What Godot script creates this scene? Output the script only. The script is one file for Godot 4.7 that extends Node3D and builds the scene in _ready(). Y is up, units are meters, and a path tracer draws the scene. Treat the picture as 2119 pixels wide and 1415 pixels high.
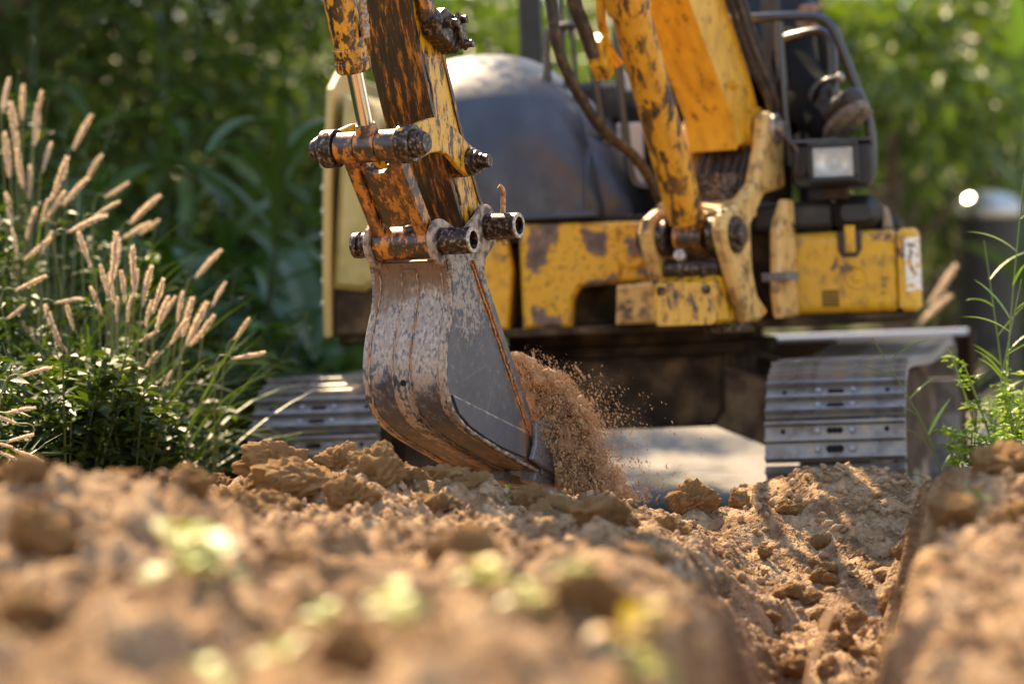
extends Node3D
# A small excavator tips its narrow bucket over a freshly dug trench. Metres, y up, the lens 0.85 m above the track's ground.

const HC := 0.85
var rng := RandomNumberGenerator.new()
var M := {}
var used := {}
var fu: Transform3D   # undercarriage, inside the excavator's own axes
var fh: Transform3D   # upper structure
var fb: Transform3D   # boom plane
var digger: Node3D
var n_big := FastNoiseLite.new()
var n_mid := FastNoiseLite.new()
var n_fine := FastNoiseLite.new()
var n_lump := FastNoiseLite.new()


func _ready() -> void:
	camera_and_light()
	materials()
	ground()
	excavator()
	operator()
	clods()
	falling_soil()
	left_growth()
	back_growth()
	right_growth()
	near_growth()


func camera_and_light() -> void:
	var cam := Camera3D.new()
	cam.name = "camera"
	cam.position = Vector3(0, HC, 0)
	cam.near = 0.2
	cam.far = 400.0
	cam.projection = Camera3D.PROJECTION_FRUSTUM
	cam.size = 2.0 * 0.2 * 707.5 / 5950.0
	cam.frustum_offset = Vector2(0, -0.2 * 157.5 / 5950.0)
	var lens := CameraAttributesPhysical.new()
	lens.frustum_focal_length = 100.0
	lens.frustum_near = 0.2
	lens.frustum_far = 400.0
	lens.exposure_aperture = 1.65
	lens.frustum_focus_distance = 7.2
	cam.attributes = lens
	add_child(cam)
	cam.current = true

	var sun := DirectionalLight3D.new()
	sun.name = "sun"
	var az := deg_to_rad(-22.0)
	var el := deg_to_rad(43.0)
	var to_sun := Vector3(sin(az) * cos(el), sin(el), -cos(az) * cos(el))
	sun.look_at_from_position(to_sun * 10.0, Vector3.ZERO, Vector3.UP)
	sun.light_color = Color(1.0, 0.89, 0.73)
	sun.light_energy = 1.5
	sun.light_angular_distance = 0.5
	sun.shadow_enabled = true
	add_child(sun)

	var env := Environment.new()
	env.background_mode = Environment.BG_SKY
	var sky := Sky.new()
	var pm := ProceduralSkyMaterial.new()
	pm.sky_top_color = Color(0.50, 0.59, 0.74)
	pm.sky_horizon_color = Color(0.88, 0.86, 0.80)
	pm.sky_curve = 0.22
	pm.ground_bottom_color = Color(0.30, 0.25, 0.18)
	pm.ground_horizon_color = Color(0.55, 0.52, 0.42)
	pm.sky_energy_multiplier = 0.9
	sky.sky_material = pm
	env.sky = sky
	env.tonemap_mode = Environment.TONE_MAPPER_LINEAR
	env.tonemap_exposure = 3.3
	env.sdfgi_enabled = true
	env.ssao_enabled = true
	env.ssil_enabled = true
	var we := WorldEnvironment.new()
	we.name = "world_environment"
	we.environment = env
	add_child(we)


# ---------------------------------------------------------------- nodes

func numbered(called: String) -> String:
	used[called] = used.get(called, -1) + 1
	return called if used[called] == 0 else "%s_%03d" % [called, used[called]]


func tag(o: Node, label: String, category: String, group := "", kind := "") -> Node:
	o.set_meta("label", label)
	if category:
		o.set_meta("category", category)
	if group:
		o.set_meta("group", group)
	if kind:
		o.set_meta("kind", kind)
	return o


func thing(called: String, label: String, category: String, at := Vector3.ZERO, group := "", kind := "") -> Node3D:
	var o := Node3D.new()
	o.name = numbered(called)
	o.position = at
	add_child(o)
	tag(o, label, category, group, kind)
	return o


func obj(called: String, mesh: Mesh, mat: Material, parent: Node = null, xf := Transform3D()) -> MeshInstance3D:
	var o := MeshInstance3D.new()
	o.mesh = mesh
	o.material_override = mat
	o.transform = xf
	if parent == null:
		o.name = numbered(called)
		add_child(o)
	else:
		o.name = called
		parent.add_child(o, true)
	return o


func node(called: String, parent: Node, xf := Transform3D()) -> Node3D:
	var o := Node3D.new()
	o.name = called
	o.transform = xf
	parent.add_child(o, true)
	return o


# ---------------------------------------------------------------- shapes

class Shape:
	var st := SurfaceTool.new()
	var col := Color.WHITE
	var xf := Transform3D()
	var group := 0
	var side_uv := false    # lay the side plate's picture over (z, y) in metres

	func _init() -> void:
		st.begin(Mesh.PRIMITIVE_TRIANGLES)

	func v(p: Vector3, g: int) -> void:
		st.set_smooth_group(g)
		st.set_color(col)
		if side_uv:
			st.set_uv(Vector2((p.z - 1.20) / 0.70, (1.08 - p.y) / 0.75))
		st.add_vertex(xf * p)

	func tri(a: Vector3, b: Vector3, c: Vector3, g := -1) -> void:
		v(a, g); v(b, g); v(c, g)

	func quad(a: Vector3, b: Vector3, c: Vector3, d: Vector3, g := -1) -> void:
		v(a, g); v(b, g); v(c, g); v(a, g); v(c, g); v(d, g)

	func fresh() -> int:
		group = (group + 1) % 30000
		return group

	func done() -> ArrayMesh:
		st.generate_normals()
		st.index()
		return st.commit()

	# a polygon in (u, v), drawn out from w0 to w1, with chamfered rims; ax names the axis it is drawn out along
	func prism(poly: Array, ax: String, w0: float, w1: float, bevel := 0.0) -> Shape:
		var pts := PackedVector2Array()
		for p in poly:
			pts.append(Vector2(p[0], p[1]))
		if Geometry2D.is_polygon_clockwise(pts):
			pts.reverse()
		var n := pts.size()
		var inner := PackedVector2Array()
		for i in n:
			var e1 := (pts[i] - pts[(i + n - 1) % n]).normalized()
			var e2 := (pts[(i + 1) % n] - pts[i]).normalized()
			var n1 := Vector2(e1.y, -e1.x)
			var n2 := Vector2(e2.y, -e2.x)
			inner.append(pts[i] - (n1 + n2) / maxf(0.35, 1.0 + n1.dot(n2)) * bevel)
		var at := func(q: Vector2, w: float) -> Vector3:
			match ax:
				"x": return Vector3(w, q.x, q.y)    # polygon given as (y, z)
				"y": return Vector3(q.x, w, q.y)    # polygon given as (x, z)
				_: return Vector3(q.x, q.y, w)      # polygon given as (x, y)
		var tris := Geometry2D.triangulate_polygon(inner)
		for k in range(0, tris.size(), 3):
			tri(at.call(inner[tris[k]], w1), at.call(inner[tris[k + 1]], w1), at.call(inner[tris[k + 2]], w1))
			tri(at.call(inner[tris[k]], w0), at.call(inner[tris[k + 2]], w0), at.call(inner[tris[k + 1]], w0))
		for i in n:
			var j := (i + 1) % n
			if bevel > 0.0:
				quad(at.call(inner[i], w1), at.call(pts[i], w1 - bevel), at.call(pts[j], w1 - bevel), at.call(inner[j], w1))
				quad(at.call(pts[i], w0 + bevel), at.call(inner[i], w0), at.call(inner[j], w0), at.call(pts[j], w0 + bevel))
				quad(at.call(pts[i], w1 - bevel), at.call(pts[i], w0 + bevel), at.call(pts[j], w0 + bevel), at.call(pts[j], w1 - bevel))
			else:
				quad(at.call(pts[i], w1), at.call(pts[i], w0), at.call(pts[j], w0), at.call(pts[j], w1))
		return self

	func box(lo: Vector3, hi: Vector3, bevel := 0.004) -> Shape:
		return prism([[lo.x, lo.y], [hi.x, lo.y], [hi.x, hi.y], [lo.x, hi.y]], "z", lo.z, hi.z, bevel)

	# rounded box: corner radius r seen along the axis ax
	func slab(lo: Vector3, hi: Vector3, ax: String, r: float, bevel := 0.006, steps := 5) -> Shape:
		var a := Vector2(lo.x, lo.y)
		var b := Vector2(hi.x, hi.y)
		var w := Vector2(lo.z, hi.z)
		if ax == "x":
			a = Vector2(lo.y, lo.z); b = Vector2(hi.y, hi.z); w = Vector2(lo.x, hi.x)
		elif ax == "y":
			a = Vector2(lo.x, lo.z); b = Vector2(hi.x, hi.z); w = Vector2(lo.y, hi.y)
		var poly := []
		for c in [[b.x - r, b.y - r, 0.0], [a.x + r, b.y - r, 90.0], [a.x + r, a.y + r, 180.0], [b.x - r, a.y + r, 270.0]]:
			for k in steps + 1:
				var t := deg_to_rad(c[2] + 90.0 * k / steps)
				poly.append([c[0] + r * cos(t), c[1] + r * sin(t)])
		return prism(poly, ax, w.x, w.y, bevel)

	# a turned shape about the axis from a along dir; profile holds (distance along, radius)
	func lathe(a: Vector3, dir: Vector3, profile: Array, sides := 24) -> Shape:
		var d := dir.normalized()
		var u := d.cross(Vector3.UP if absf(d.y) < 0.9 else Vector3.RIGHT).normalized()
		var w := d.cross(u)
		var base := fresh()
		fresh()
		for k in profile.size() - 1:
			var g := base + k % 2
			var p0: Array = profile[k]
			var p1: Array = profile[k + 1]
			for i in sides:
				var t0 := TAU * i / sides
				var t1 := TAU * (i + 1) / sides
				var r0 := u * cos(t0) + w * sin(t0)
				var r1 := u * cos(t1) + w * sin(t1)
				var q00: Vector3 = a + d * p0[0] + r0 * p0[1]
				var q01: Vector3 = a + d * p0[0] + r1 * p0[1]
				var q10: Vector3 = a + d * p1[0] + r0 * p1[1]
				var q11: Vector3 = a + d * p1[0] + r1 * p1[1]
				if p0[1] > 1e-6:
					tri(q00, q01, q11, g)
				if p1[1] > 1e-6:
					tri(q00, q11, q10, g)
		return self

	func rod(a: Vector3, b: Vector3, r: float, sides := 20, bevel := 0.002) -> Shape:
		var l := (b - a).length()
		return lathe(a, b - a, [[0.0, 0.0], [0.0, r - bevel], [bevel, r], [l - bevel, r], [l, r - bevel], [l, 0.0]], sides)

	# a bent round tube
	func tube(path: Array, r0: float, r1 := -1.0, sides := 10) -> Shape:
		var g := fresh()
		var n := path.size()
		var up := Vector3.UP
		var rings := []
		for i in n:
			var t: Vector3 = (path[mini(i + 1, n - 1)] - path[maxi(i - 1, 0)]).normalized()
			if i == 0:
				up = t.cross(Vector3.RIGHT if absf(t.x) < 0.8 else Vector3.UP).normalized()
			up = (up - t * up.dot(t)).normalized()
			var side := t.cross(up)
			var r := r0 if r1 < 0.0 else lerpf(r0, r1, float(i) / (n - 1))
			var ring := []
			for k in sides:
				var a := TAU * k / sides
				ring.append(path[i] + (up * cos(a) + side * sin(a)) * r)
			rings.append(ring)
		for i in n - 1:
			for k in sides:
				var m := (k + 1) % sides
				quad(rings[i][k], rings[i][m], rings[i + 1][m], rings[i + 1][k], g)
		for e in [0, n - 1]:
			for k in range(1, sides - 1):
				tri(rings[e][0], rings[e][k], rings[e][k + 1])
		return self

	# the same with a picture over it: us along a row, vs along the rows
	func sheet_uv(rows: Array, us: Array, vs: Array) -> Shape:
		var g := fresh()
		for i in rows.size() - 1:
			for k in rows[i].size() - 1:
				for c in [[0, 0], [0, 1], [1, 1], [0, 0], [1, 1], [1, 0]]:
					st.set_uv(Vector2(us[k + c[1]], vs[i + c[0]]))
					v(rows[i + c[0]][k + c[1]], g)
		return self

	# a grid of points as one smooth sheet
	func sheet(rows: Array) -> Shape:
		var g := fresh()
		for i in rows.size() - 1:
			for k in rows[i].size() - 1:
				quad(rows[i][k], rows[i][k + 1], rows[i + 1][k + 1], rows[i + 1][k], g)
		return self


func smooth(pts: Array, per := 5) -> Array:
	var out := []
	var n := pts.size()
	for i in n - 1:
		var p0: Vector3 = pts[maxi(i - 1, 0)]
		var p1: Vector3 = pts[i]
		var p2: Vector3 = pts[i + 1]
		var p3: Vector3 = pts[mini(i + 2, n - 1)]
		for k in per:
			out.append(p1.cubic_interpolate(p2, p0, p3, float(k) / per))
	out.append(pts[n - 1])
	return out


func noise(freq: float, s: int, octaves := 4, type := FastNoiseLite.TYPE_SIMPLEX_SMOOTH) -> FastNoiseLite:
	var n := FastNoiseLite.new()
	n.seed = s
	n.frequency = freq
	n.noise_type = type
	n.fractal_type = FastNoiseLite.FRACTAL_FBM if octaves > 1 else FastNoiseLite.FRACTAL_NONE
	n.fractal_octaves = octaves
	return n


# ragged, many-scaled: for flaking paint and caked dirt
func chip(freq: float, s: int, gain := 0.66, warp := 22.0) -> FastNoiseLite:
	var n := noise(freq, s, 7)
	n.fractal_gain = gain
	n.domain_warp_enabled = true
	n.domain_warp_type = FastNoiseLite.DOMAIN_WARP_SIMPLEX
	n.domain_warp_amplitude = warp
	n.domain_warp_frequency = freq * 2.0
	n.domain_warp_fractal_octaves = 3
	return n


# stops: [offset, colour, offset, colour ...]
func ntex(n: FastNoiseLite, stops: Array, size := 512) -> NoiseTexture2D:
	var g := Gradient.new()
	var offs := PackedFloat32Array()
	var cols := PackedColorArray()
	for k in range(0, stops.size(), 2):
		offs.append(stops[k])
		cols.append(stops[k + 1])
	g.offsets = offs
	g.colors = cols
	var t := NoiseTexture2D.new()
	t.width = size
	t.height = size
	t.seamless = true
	t.seamless_blend_skirt = 0.12
	t.noise = n
	t.color_ramp = g
	return t


func grey(v: float) -> Color:
	return Color(v, v, v)


func rgb8(r: int, g: int, b: int, a := 255) -> Color:
	return Color8(r, g, b, a)


func mat(called: String, c: Color, rough: float, metal := 0.0) -> StandardMaterial3D:
	var m := StandardMaterial3D.new()
	m.resource_name = called
	m.albedo_color = c
	m.roughness = rough
	m.metallic = metal
	M[called] = m
	return m


func triplanar(m: StandardMaterial3D, scale: Vector3, world := false) -> void:
	m.uv1_triplanar = true
	m.uv1_world_triplanar = world
	m.uv1_scale = scale
	m.uv1_triplanar_sharpness = 4.0


func overlay(m: StandardMaterial3D, t: Texture2D, scale: Vector3) -> void:
	m.detail_enabled = true
	m.detail_albedo = t
	m.detail_uv_layer = BaseMaterial3D.DETAIL_UV_2
	m.uv2_triplanar = true
	m.uv2_scale = scale
	m.uv2_triplanar_sharpness = 4.0


func relief(m: StandardMaterial3D, t: Texture2D, depth_cm: float) -> void:
	m.heightmap_enabled = true
	m.heightmap_texture = t
	m.heightmap_scale = depth_cm


func leafy(called: String, rough: float, back: Color) -> StandardMaterial3D:
	var m := mat(called, Color.WHITE, rough)
	m.vertex_color_use_as_albedo = true
	m.backlight_enabled = true
	m.backlight = back
	m.cull_mode = BaseMaterial3D.CULL_DISABLED
	return m


# ---------------------------------------------------------------- materials

func materials() -> void:
	var clear := Color(0.1, 0.07, 0.04, 0.0)
	var bump_fine := ntex(noise(0.05, 11, 4), [0.0, grey(0.0), 1.0, grey(1.0)])
	var rough_var := ntex(noise(0.02, 12, 5), [0.0, grey(0.35), 0.45, grey(0.6), 1.0, grey(1.0)])
	var grime := rgb8(34, 24, 14)
	var primer := rgb8(104, 86, 72)

	# thick paint of the upper structure: chips down to brown primer and bare grey
	var m := mat("yellow_paint", Color.WHITE, 0.62)
	m.albedo_texture = ntex(chip(0.004, 21), [0.0, rgb8(60, 46, 36), 0.27, primer, 0.282, rgb8(186, 130, 34), 0.30, rgb8(210, 156, 34), 0.6, rgb8(222, 168, 42), 1.0, rgb8(214, 164, 60)], 1024)
	triplanar(m, Vector3(1.3, 1.3, 1.3))
	overlay(m, ntex(noise(0.012, 22, 5), [0.0, rgb8(120, 96, 70, 220), 0.2, rgb8(130, 100, 66, 150), 0.36, rgb8(150, 112, 60, 60), 0.5, clear, 1.0, clear], 512), Vector3(3.1, 2.0, 3.1))
	m.roughness_texture = rough_var
	m.metallic_specular = 0.45

	# worn panel in front of the engine: large bare patches
	m = mat("chipped_paint", Color.WHITE, 0.6)
	m.albedo_texture = ntex(chip(0.0032, 34, 0.5, 60.0), [0.0, rgb8(60, 46, 38), 0.25, rgb8(104, 86, 72), 0.40, rgb8(120, 100, 84), 0.408, rgb8(196, 142, 30), 0.5, rgb8(218, 164, 32), 1.0, rgb8(214, 164, 50)], 1024)
	triplanar(m, Vector3(1.7, 1.7, 1.7))
	overlay(m, ntex(noise(0.02, 23, 5), [0.0, rgb8(60, 46, 34, 220), 0.2, rgb8(80, 62, 44, 160), 0.34, clear, 1.0, clear], 512), Vector3(3.4, 3.4, 3.4))

	m = mat("pale_paint", Color.WHITE, 0.55)
	m.albedo_texture = ntex(chip(0.006, 25), [0.0, rgb8(74, 60, 44), 0.22, rgb8(96, 76, 52), 0.235, rgb8(196, 152, 84), 0.5, rgb8(214, 172, 100), 1.0, rgb8(222, 182, 112)], 512)
	triplanar(m, Vector3(2.0, 2.0, 2.0))
	overlay(m, ntex(noise(0.01, 26, 5), [0.0, rgb8(70, 50, 30, 230), 0.28, rgb8(110, 80, 44, 120), 0.42, clear, 1.0, clear], 512), Vector3(2.6, 2.6, 2.6))

	m = mat("olive_paint", Color.WHITE, 0.5)
	m.albedo_texture = ntex(noise(0.006, 27, 5), [0.0, rgb8(108, 98, 62), 0.35, rgb8(158, 142, 84), 0.6, rgb8(182, 164, 98), 1.0, rgb8(196, 178, 116)], 512)
	triplanar(m, Vector3(1.4, 1.0, 1.4))
	mat("cream_paint", rgb8(190, 164, 98), 0.5)

	# boom box, cleaner
	m = mat("boom_paint", Color.WHITE, 0.5)
	m.albedo_texture = ntex(chip(0.01, 28), [0.0, rgb8(60, 44, 26), 0.22, rgb8(84, 60, 32), 0.23, rgb8(194, 138, 30), 0.34, rgb8(216, 160, 36), 1.0, rgb8(222, 168, 46)], 1024)
	triplanar(m, Vector3(1.6, 1.1, 1.6))
	overlay(m, ntex(noise(0.012, 29, 4), [0.0, rgb8(150, 96, 24, 170), 0.4, rgb8(170, 112, 28, 60), 0.55, clear, 1.0, clear], 512), Vector3(2.0, 1.2, 2.0))

	# cylinder barrel with burnt, scratched paint
	m = mat("scratched_paint", Color.WHITE, 0.5)
	m.albedo_texture = ntex(chip(0.007, 31, 0.7), [0.0, rgb8(36, 27, 20), 0.33, rgb8(56, 42, 28), 0.35, rgb8(150, 98, 22), 0.42, rgb8(206, 142, 26), 0.65, rgb8(214, 152, 30), 1.0, rgb8(220, 160, 40)], 1024)
	triplanar(m, Vector3(2.4, 1.0, 2.4))
	overlay(m, ntex(noise(0.012, 37, 5), [0.0, rgb8(60, 42, 28, 255), 0.3, rgb8(70, 50, 32, 230), 0.33, clear, 1.0, clear], 512), Vector3(1.6, 0.9, 1.6))

	m = mat("scratched_dark", Color.WHITE, 0.36)
	m.albedo_texture = ntex(chip(0.008, 40, 0.62), [0.0, rgb8(24, 17, 11), 0.46, rgb8(38, 26, 14), 0.475, rgb8(130, 80, 18), 0.52, rgb8(202, 138, 22), 0.75, rgb8(212, 150, 30), 1.0, rgb8(218, 160, 44)], 1024)
	triplanar(m, Vector3(4.4, 2.2, 4.4))
	m.metallic_specular = 0.65

	# stick: oily grime over old yellow, streaked along its length
	m = mat("oily_paint", Color.WHITE, 0.42)
	m.albedo_texture = ntex(chip(0.006, 32, 0.8), [0.0, rgb8(18, 12, 8), 0.46, rgb8(30, 19, 10), 0.56, rgb8(70, 40, 12), 0.63, rgb8(122, 72, 14), 0.70, rgb8(168, 106, 18), 1.0, rgb8(188, 124, 24)], 1024)
	triplanar(m, Vector3(4.6, 0.9, 4.6))
	relief(m, ntex(noise(0.03, 33, 5), [0.0, grey(0), 1.0, grey(1)], 512), 0.12)
	m.metallic_specular = 0.6

	m = mat("oily_yellow", Color.WHITE, 0.4)
	m.albedo_texture = ntex(chip(0.006, 35, 0.78), [0.0, rgb8(22, 15, 9), 0.34, rgb8(44, 28, 12), 0.38, rgb8(128, 80, 14), 0.43, rgb8(196, 138, 18), 0.56, rgb8(216, 162, 24), 1.0, rgb8(222, 170, 36)], 1024)
	triplanar(m, Vector3(4.0, 1.3, 4.0))
	relief(m, ntex(noise(0.045, 36, 5), [0.0, grey(0), 1.0, grey(1)], 512), 0.10)
	m.metallic_specular = 0.6

	m = mat("oily_link", Color.WHITE, 0.38)
	m.albedo_texture = ntex(chip(0.005, 38, 0.74), [0.0, rgb8(22, 14, 9), 0.40, rgb8(40, 24, 12), 0.5, rgb8(62, 34, 12), 0.54, rgb8(128, 76, 18), 0.61, rgb8(186, 112, 20), 1.0, rgb8(202, 132, 34)], 1024)
	triplanar(m, Vector3(4.2, 2.8, 4.2))
	relief(m, ntex(noise(0.06, 39, 4), [0.0, grey(0), 1.0, grey(1)], 512), 0.06)
	m.metallic_specular = 0.65

	m = mat("greasy_steel", Color.WHITE, 0.36, 0.35)
	m.albedo_texture = ntex(noise(0.02, 41, 5), [0.0, rgb8(20, 14, 10), 0.45, rgb8(46, 34, 25), 0.62, rgb8(82, 64, 50), 0.75, rgb8(128, 108, 92), 1.0, rgb8(168, 148, 130)], 512)
	triplanar(m, Vector3(6, 6, 6))
	relief(m, bump_fine, 0.04)

	m = mat("worn_steel", Color.WHITE, 0.38, 0.7)
	m.albedo_texture = ntex(noise(0.02, 42, 5), [0.0, rgb8(80, 64, 52), 0.4, rgb8(150, 136, 124), 0.7, rgb8(190, 178, 166), 1.0, rgb8(206, 196, 186)], 512)
	triplanar(m, Vector3(8, 8, 8))

	m = mat("chrome", rgb8(214, 206, 196), 0.09, 1.0)

	# bucket: worn plate under dust and dried clay
	m = mat("bucket_rust", Color.WHITE, 0.75)
	m.albedo_texture = ntex(noise(0.02, 43, 5), [0.0, rgb8(96, 64, 40), 0.38, rgb8(164, 114, 70), 0.6, rgb8(196, 148, 102), 1.0, rgb8(214, 178, 138)], 512)
	triplanar(m, Vector3(5, 5, 5))
	relief(m, bump_fine, 0.15)
	m = mat("bucket_dusty", Color.WHITE, 0.7, 0.1)
	m.albedo_texture = ntex(noise(0.014, 44, 6), [0.0, rgb8(74, 64, 58), 0.36, rgb8(110, 98, 88), 0.45, rgb8(150, 132, 112), 0.7, rgb8(178, 158, 134), 1.0, rgb8(196, 180, 160)], 512)
	triplanar(m, Vector3(4.0, 4.0, 4.0))
	relief(m, bump_fine, 0.12)
	m = mat("cutter_steel", Color.WHITE, 0.45, 0.15)
	m.albedo_texture = ntex(noise(0.03, 45, 5), [0.0, rgb8(84, 80, 78), 0.5, rgb8(116, 113, 112), 1.0, rgb8(146, 142, 140)], 512)
	triplanar(m, Vector3(5, 5, 5))

	# hood: faded dark plastic with dust
	m = mat("hood", Color.WHITE, 0.66)
	m.albedo_texture = ntex(noise(0.006, 46, 6), [0.0, rgb8(32, 36, 44), 0.5, rgb8(41, 46, 55), 1.0, rgb8(58, 62, 70)], 512)
	triplanar(m, Vector3(1.6, 1.0, 1.6))
	m.roughness_texture = rough_var
	m.metallic_specular = 0.6
	mat("gap_shade_and_cover", rgb8(26, 22, 20), 0.9)  # near-black for the shade under the hood; the valve cover shares it

	m = mat("dark_frame", Color.WHITE, 0.85)
	m.metallic_specular = 0.25
	m.albedo_texture = ntex(noise(0.008, 47, 5), [0.0, rgb8(34, 28, 22), 0.4, rgb8(58, 49, 38), 0.7, rgb8(86, 70, 52), 1.0, rgb8(112, 92, 68)], 512)
	triplanar(m, Vector3(1.5, 1.5, 1.5))

	m = mat("track_steel", Color.WHITE, 0.42, 0.5)
	m.albedo_texture = ntex(chip(0.008, 48), [0.0, rgb8(92, 78, 64), 0.32, rgb8(122, 118, 114), 0.6, rgb8(138, 136, 134), 0.75, rgb8(150, 140, 126), 1.0, rgb8(176, 152, 124)], 512)
	triplanar(m, Vector3(2.2, 2.2, 2.2))
	mat("track_bolt", rgb8(150, 148, 148), 0.4, 0.5)
	m = mat("dusty_frame", Color.WHITE, 0.9)
	m.metallic_specular = 0.25
	m.albedo_texture = ntex(chip(0.006, 53), [0.0, rgb8(56, 46, 36), 0.4, rgb8(86, 74, 60), 0.6, rgb8(112, 96, 76), 1.0, rgb8(142, 122, 96)], 512)
	triplanar(m, Vector3(1.5, 1.5, 1.5))
	mat("hole_dark", rgb8(18, 15, 13), 0.9)
	m = mat("mud_steel", Color.WHITE, 0.8)
	m.albedo_texture = ntex(noise(0.012, 49, 5), [0.0, rgb8(90, 76, 62), 0.5, rgb8(150, 134, 112), 1.0, rgb8(184, 170, 150)], 512)
	triplanar(m, Vector3(2, 2, 2))

	m = mat("black_tube", rgb8(26, 27, 30), 0.3)
	m.metallic_specular = 0.65
	m = mat("rubber", Color.WHITE, 0.62)
	m.albedo_texture = ntex(noise(0.02, 50, 4), [0.0, rgb8(34, 28, 24), 0.5, rgb8(52, 42, 34), 0.8, rgb8(96, 74, 52), 1.0, rgb8(120, 94, 66)], 256)
	triplanar(m, Vector3(4, 4, 4))
	m = mat("black_plastic", Color.WHITE, 0.45)
	m.albedo_texture = ntex(noise(0.012, 51, 4), [0.0, rgb8(22, 22, 23), 0.6, rgb8(38, 37, 36), 1.0, rgb8(70, 64, 56)], 256)
	triplanar(m, Vector3(2, 2, 2))
	mat("white_plate", rgb8(196, 194, 188), 0.6)
	m = mat("worn_sticker", Color.WHITE, 0.6)
	m.transparency = BaseMaterial3D.TRANSPARENCY_ALPHA_SCISSOR
	m.alpha_scissor_threshold = 0.5
	m.albedo_texture = ntex(noise(0.025, 52, 5), [0.0, rgb8(220, 210, 190, 0), 0.40, rgb8(226, 216, 198, 0), 0.41, rgb8(226, 218, 202), 1.0, rgb8(238, 232, 220)], 256)
	triplanar(m, Vector3(5, 5, 5))
	m = mat("lamp_glass", Color(0.85, 0.88, 0.9, 0.12), 0.05)
	m.transparency = BaseMaterial3D.TRANSPARENCY_ALPHA
	mat("lamp_mirror", rgb8(226, 222, 214), 0.22, 0.85)
	m = mat("shaded_plate", rgb8(60, 46, 34), 0.9)  # blade brown darkened to carry the machine's shade in its colour
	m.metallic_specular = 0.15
	mat("blade_edge", rgb8(196, 192, 186), 0.32, 0.8)

	# earth
	m = mat("earth", Color.WHITE, 0.95)
	m.vertex_color_use_as_albedo = true
	m.albedo_texture = ntex(noise(0.02, 61, 6), [0.0, grey(0.62), 0.4, grey(0.82), 0.7, grey(0.95), 1.0, Color(1.0, 0.99, 0.97)], 1024)
	triplanar(m, Vector3(2.2, 2.2, 2.2), true)
	relief(m, ntex(noise(0.035, 62, 6), [0.0, grey(0), 1.0, grey(1)], 1024), 0.7)
	m.metallic_specular = 0.25
	m = mat("clod", Color.WHITE, 0.95)
	m.vertex_color_use_as_albedo = true
	m.albedo_texture = ntex(noise(0.02, 63, 6), [0.0, rgb8(134, 92, 52), 0.4, rgb8(190, 144, 92), 0.7, rgb8(212, 168, 114), 1.0, rgb8(228, 194, 146)], 512)
	triplanar(m, Vector3(5.5, 5.5, 5.5))
	relief(m, ntex(noise(0.04, 64, 6), [0.0, grey(0), 1.0, grey(1)], 512), 0.6)
	m.metallic_specular = 0.2
	m = mat("soil_grain", Color.WHITE, 0.95)
	m.vertex_color_use_as_albedo = true
	m.metallic_specular = 0.2

	# plants
	leafy("leaf", 0.54, Color(0.85, 0.90, 0.30))
	leafy("strap_leaf", 0.36, Color(0.75, 0.85, 0.30))
	leafy("grass", 0.5, Color(0.62, 0.68, 0.3))
	leafy("seed", 0.85, Color(1.0, 0.92, 0.8))
	m = mat("bark", Color.WHITE, 0.9)
	m.albedo_texture = ntex(noise(0.02, 65, 5), [0.0, rgb8(46, 36, 26), 0.5, rgb8(84, 68, 50), 1.0, rgb8(120, 100, 76)], 256)
	triplanar(m, Vector3(3, 1, 3))
	mat("dry_stem", rgb8(176, 128, 78), 0.7)
	m = mat("shed_wall", Color.WHITE, 0.8)
	m.albedo_texture = ntex(noise(0.01, 66, 5), [0.0, rgb8(58, 56, 54), 1.0, rgb8(92, 88, 84)], 256)
	triplanar(m, Vector3(0.6, 0.6, 0.6))
	mat("drum_side", rgb8(38, 36, 34), 0.5)
	mat("drum_lit_top", rgb8(190, 186, 176), 0.18, 0.8)  # pale metal colour in place of sunlight on the rounded top

	# clothes
	m = mat("cloth", Color.WHITE, 1.0)
	m.metallic_specular = 0.15
	m.vertex_color_use_as_albedo = true
	m = mat("boot", rgb8(52, 47, 43), 0.55)
	m = mat("boot_sole", Color.WHITE, 0.85)
	m.albedo_texture = ntex(noise(0.03, 67, 5), [0.0, rgb8(84, 76, 68), 0.5, rgb8(116, 106, 95), 1.0, rgb8(148, 136, 120)], 256)
	triplanar(m, Vector3(4, 4, 4))
	bucket_materials()


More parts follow.
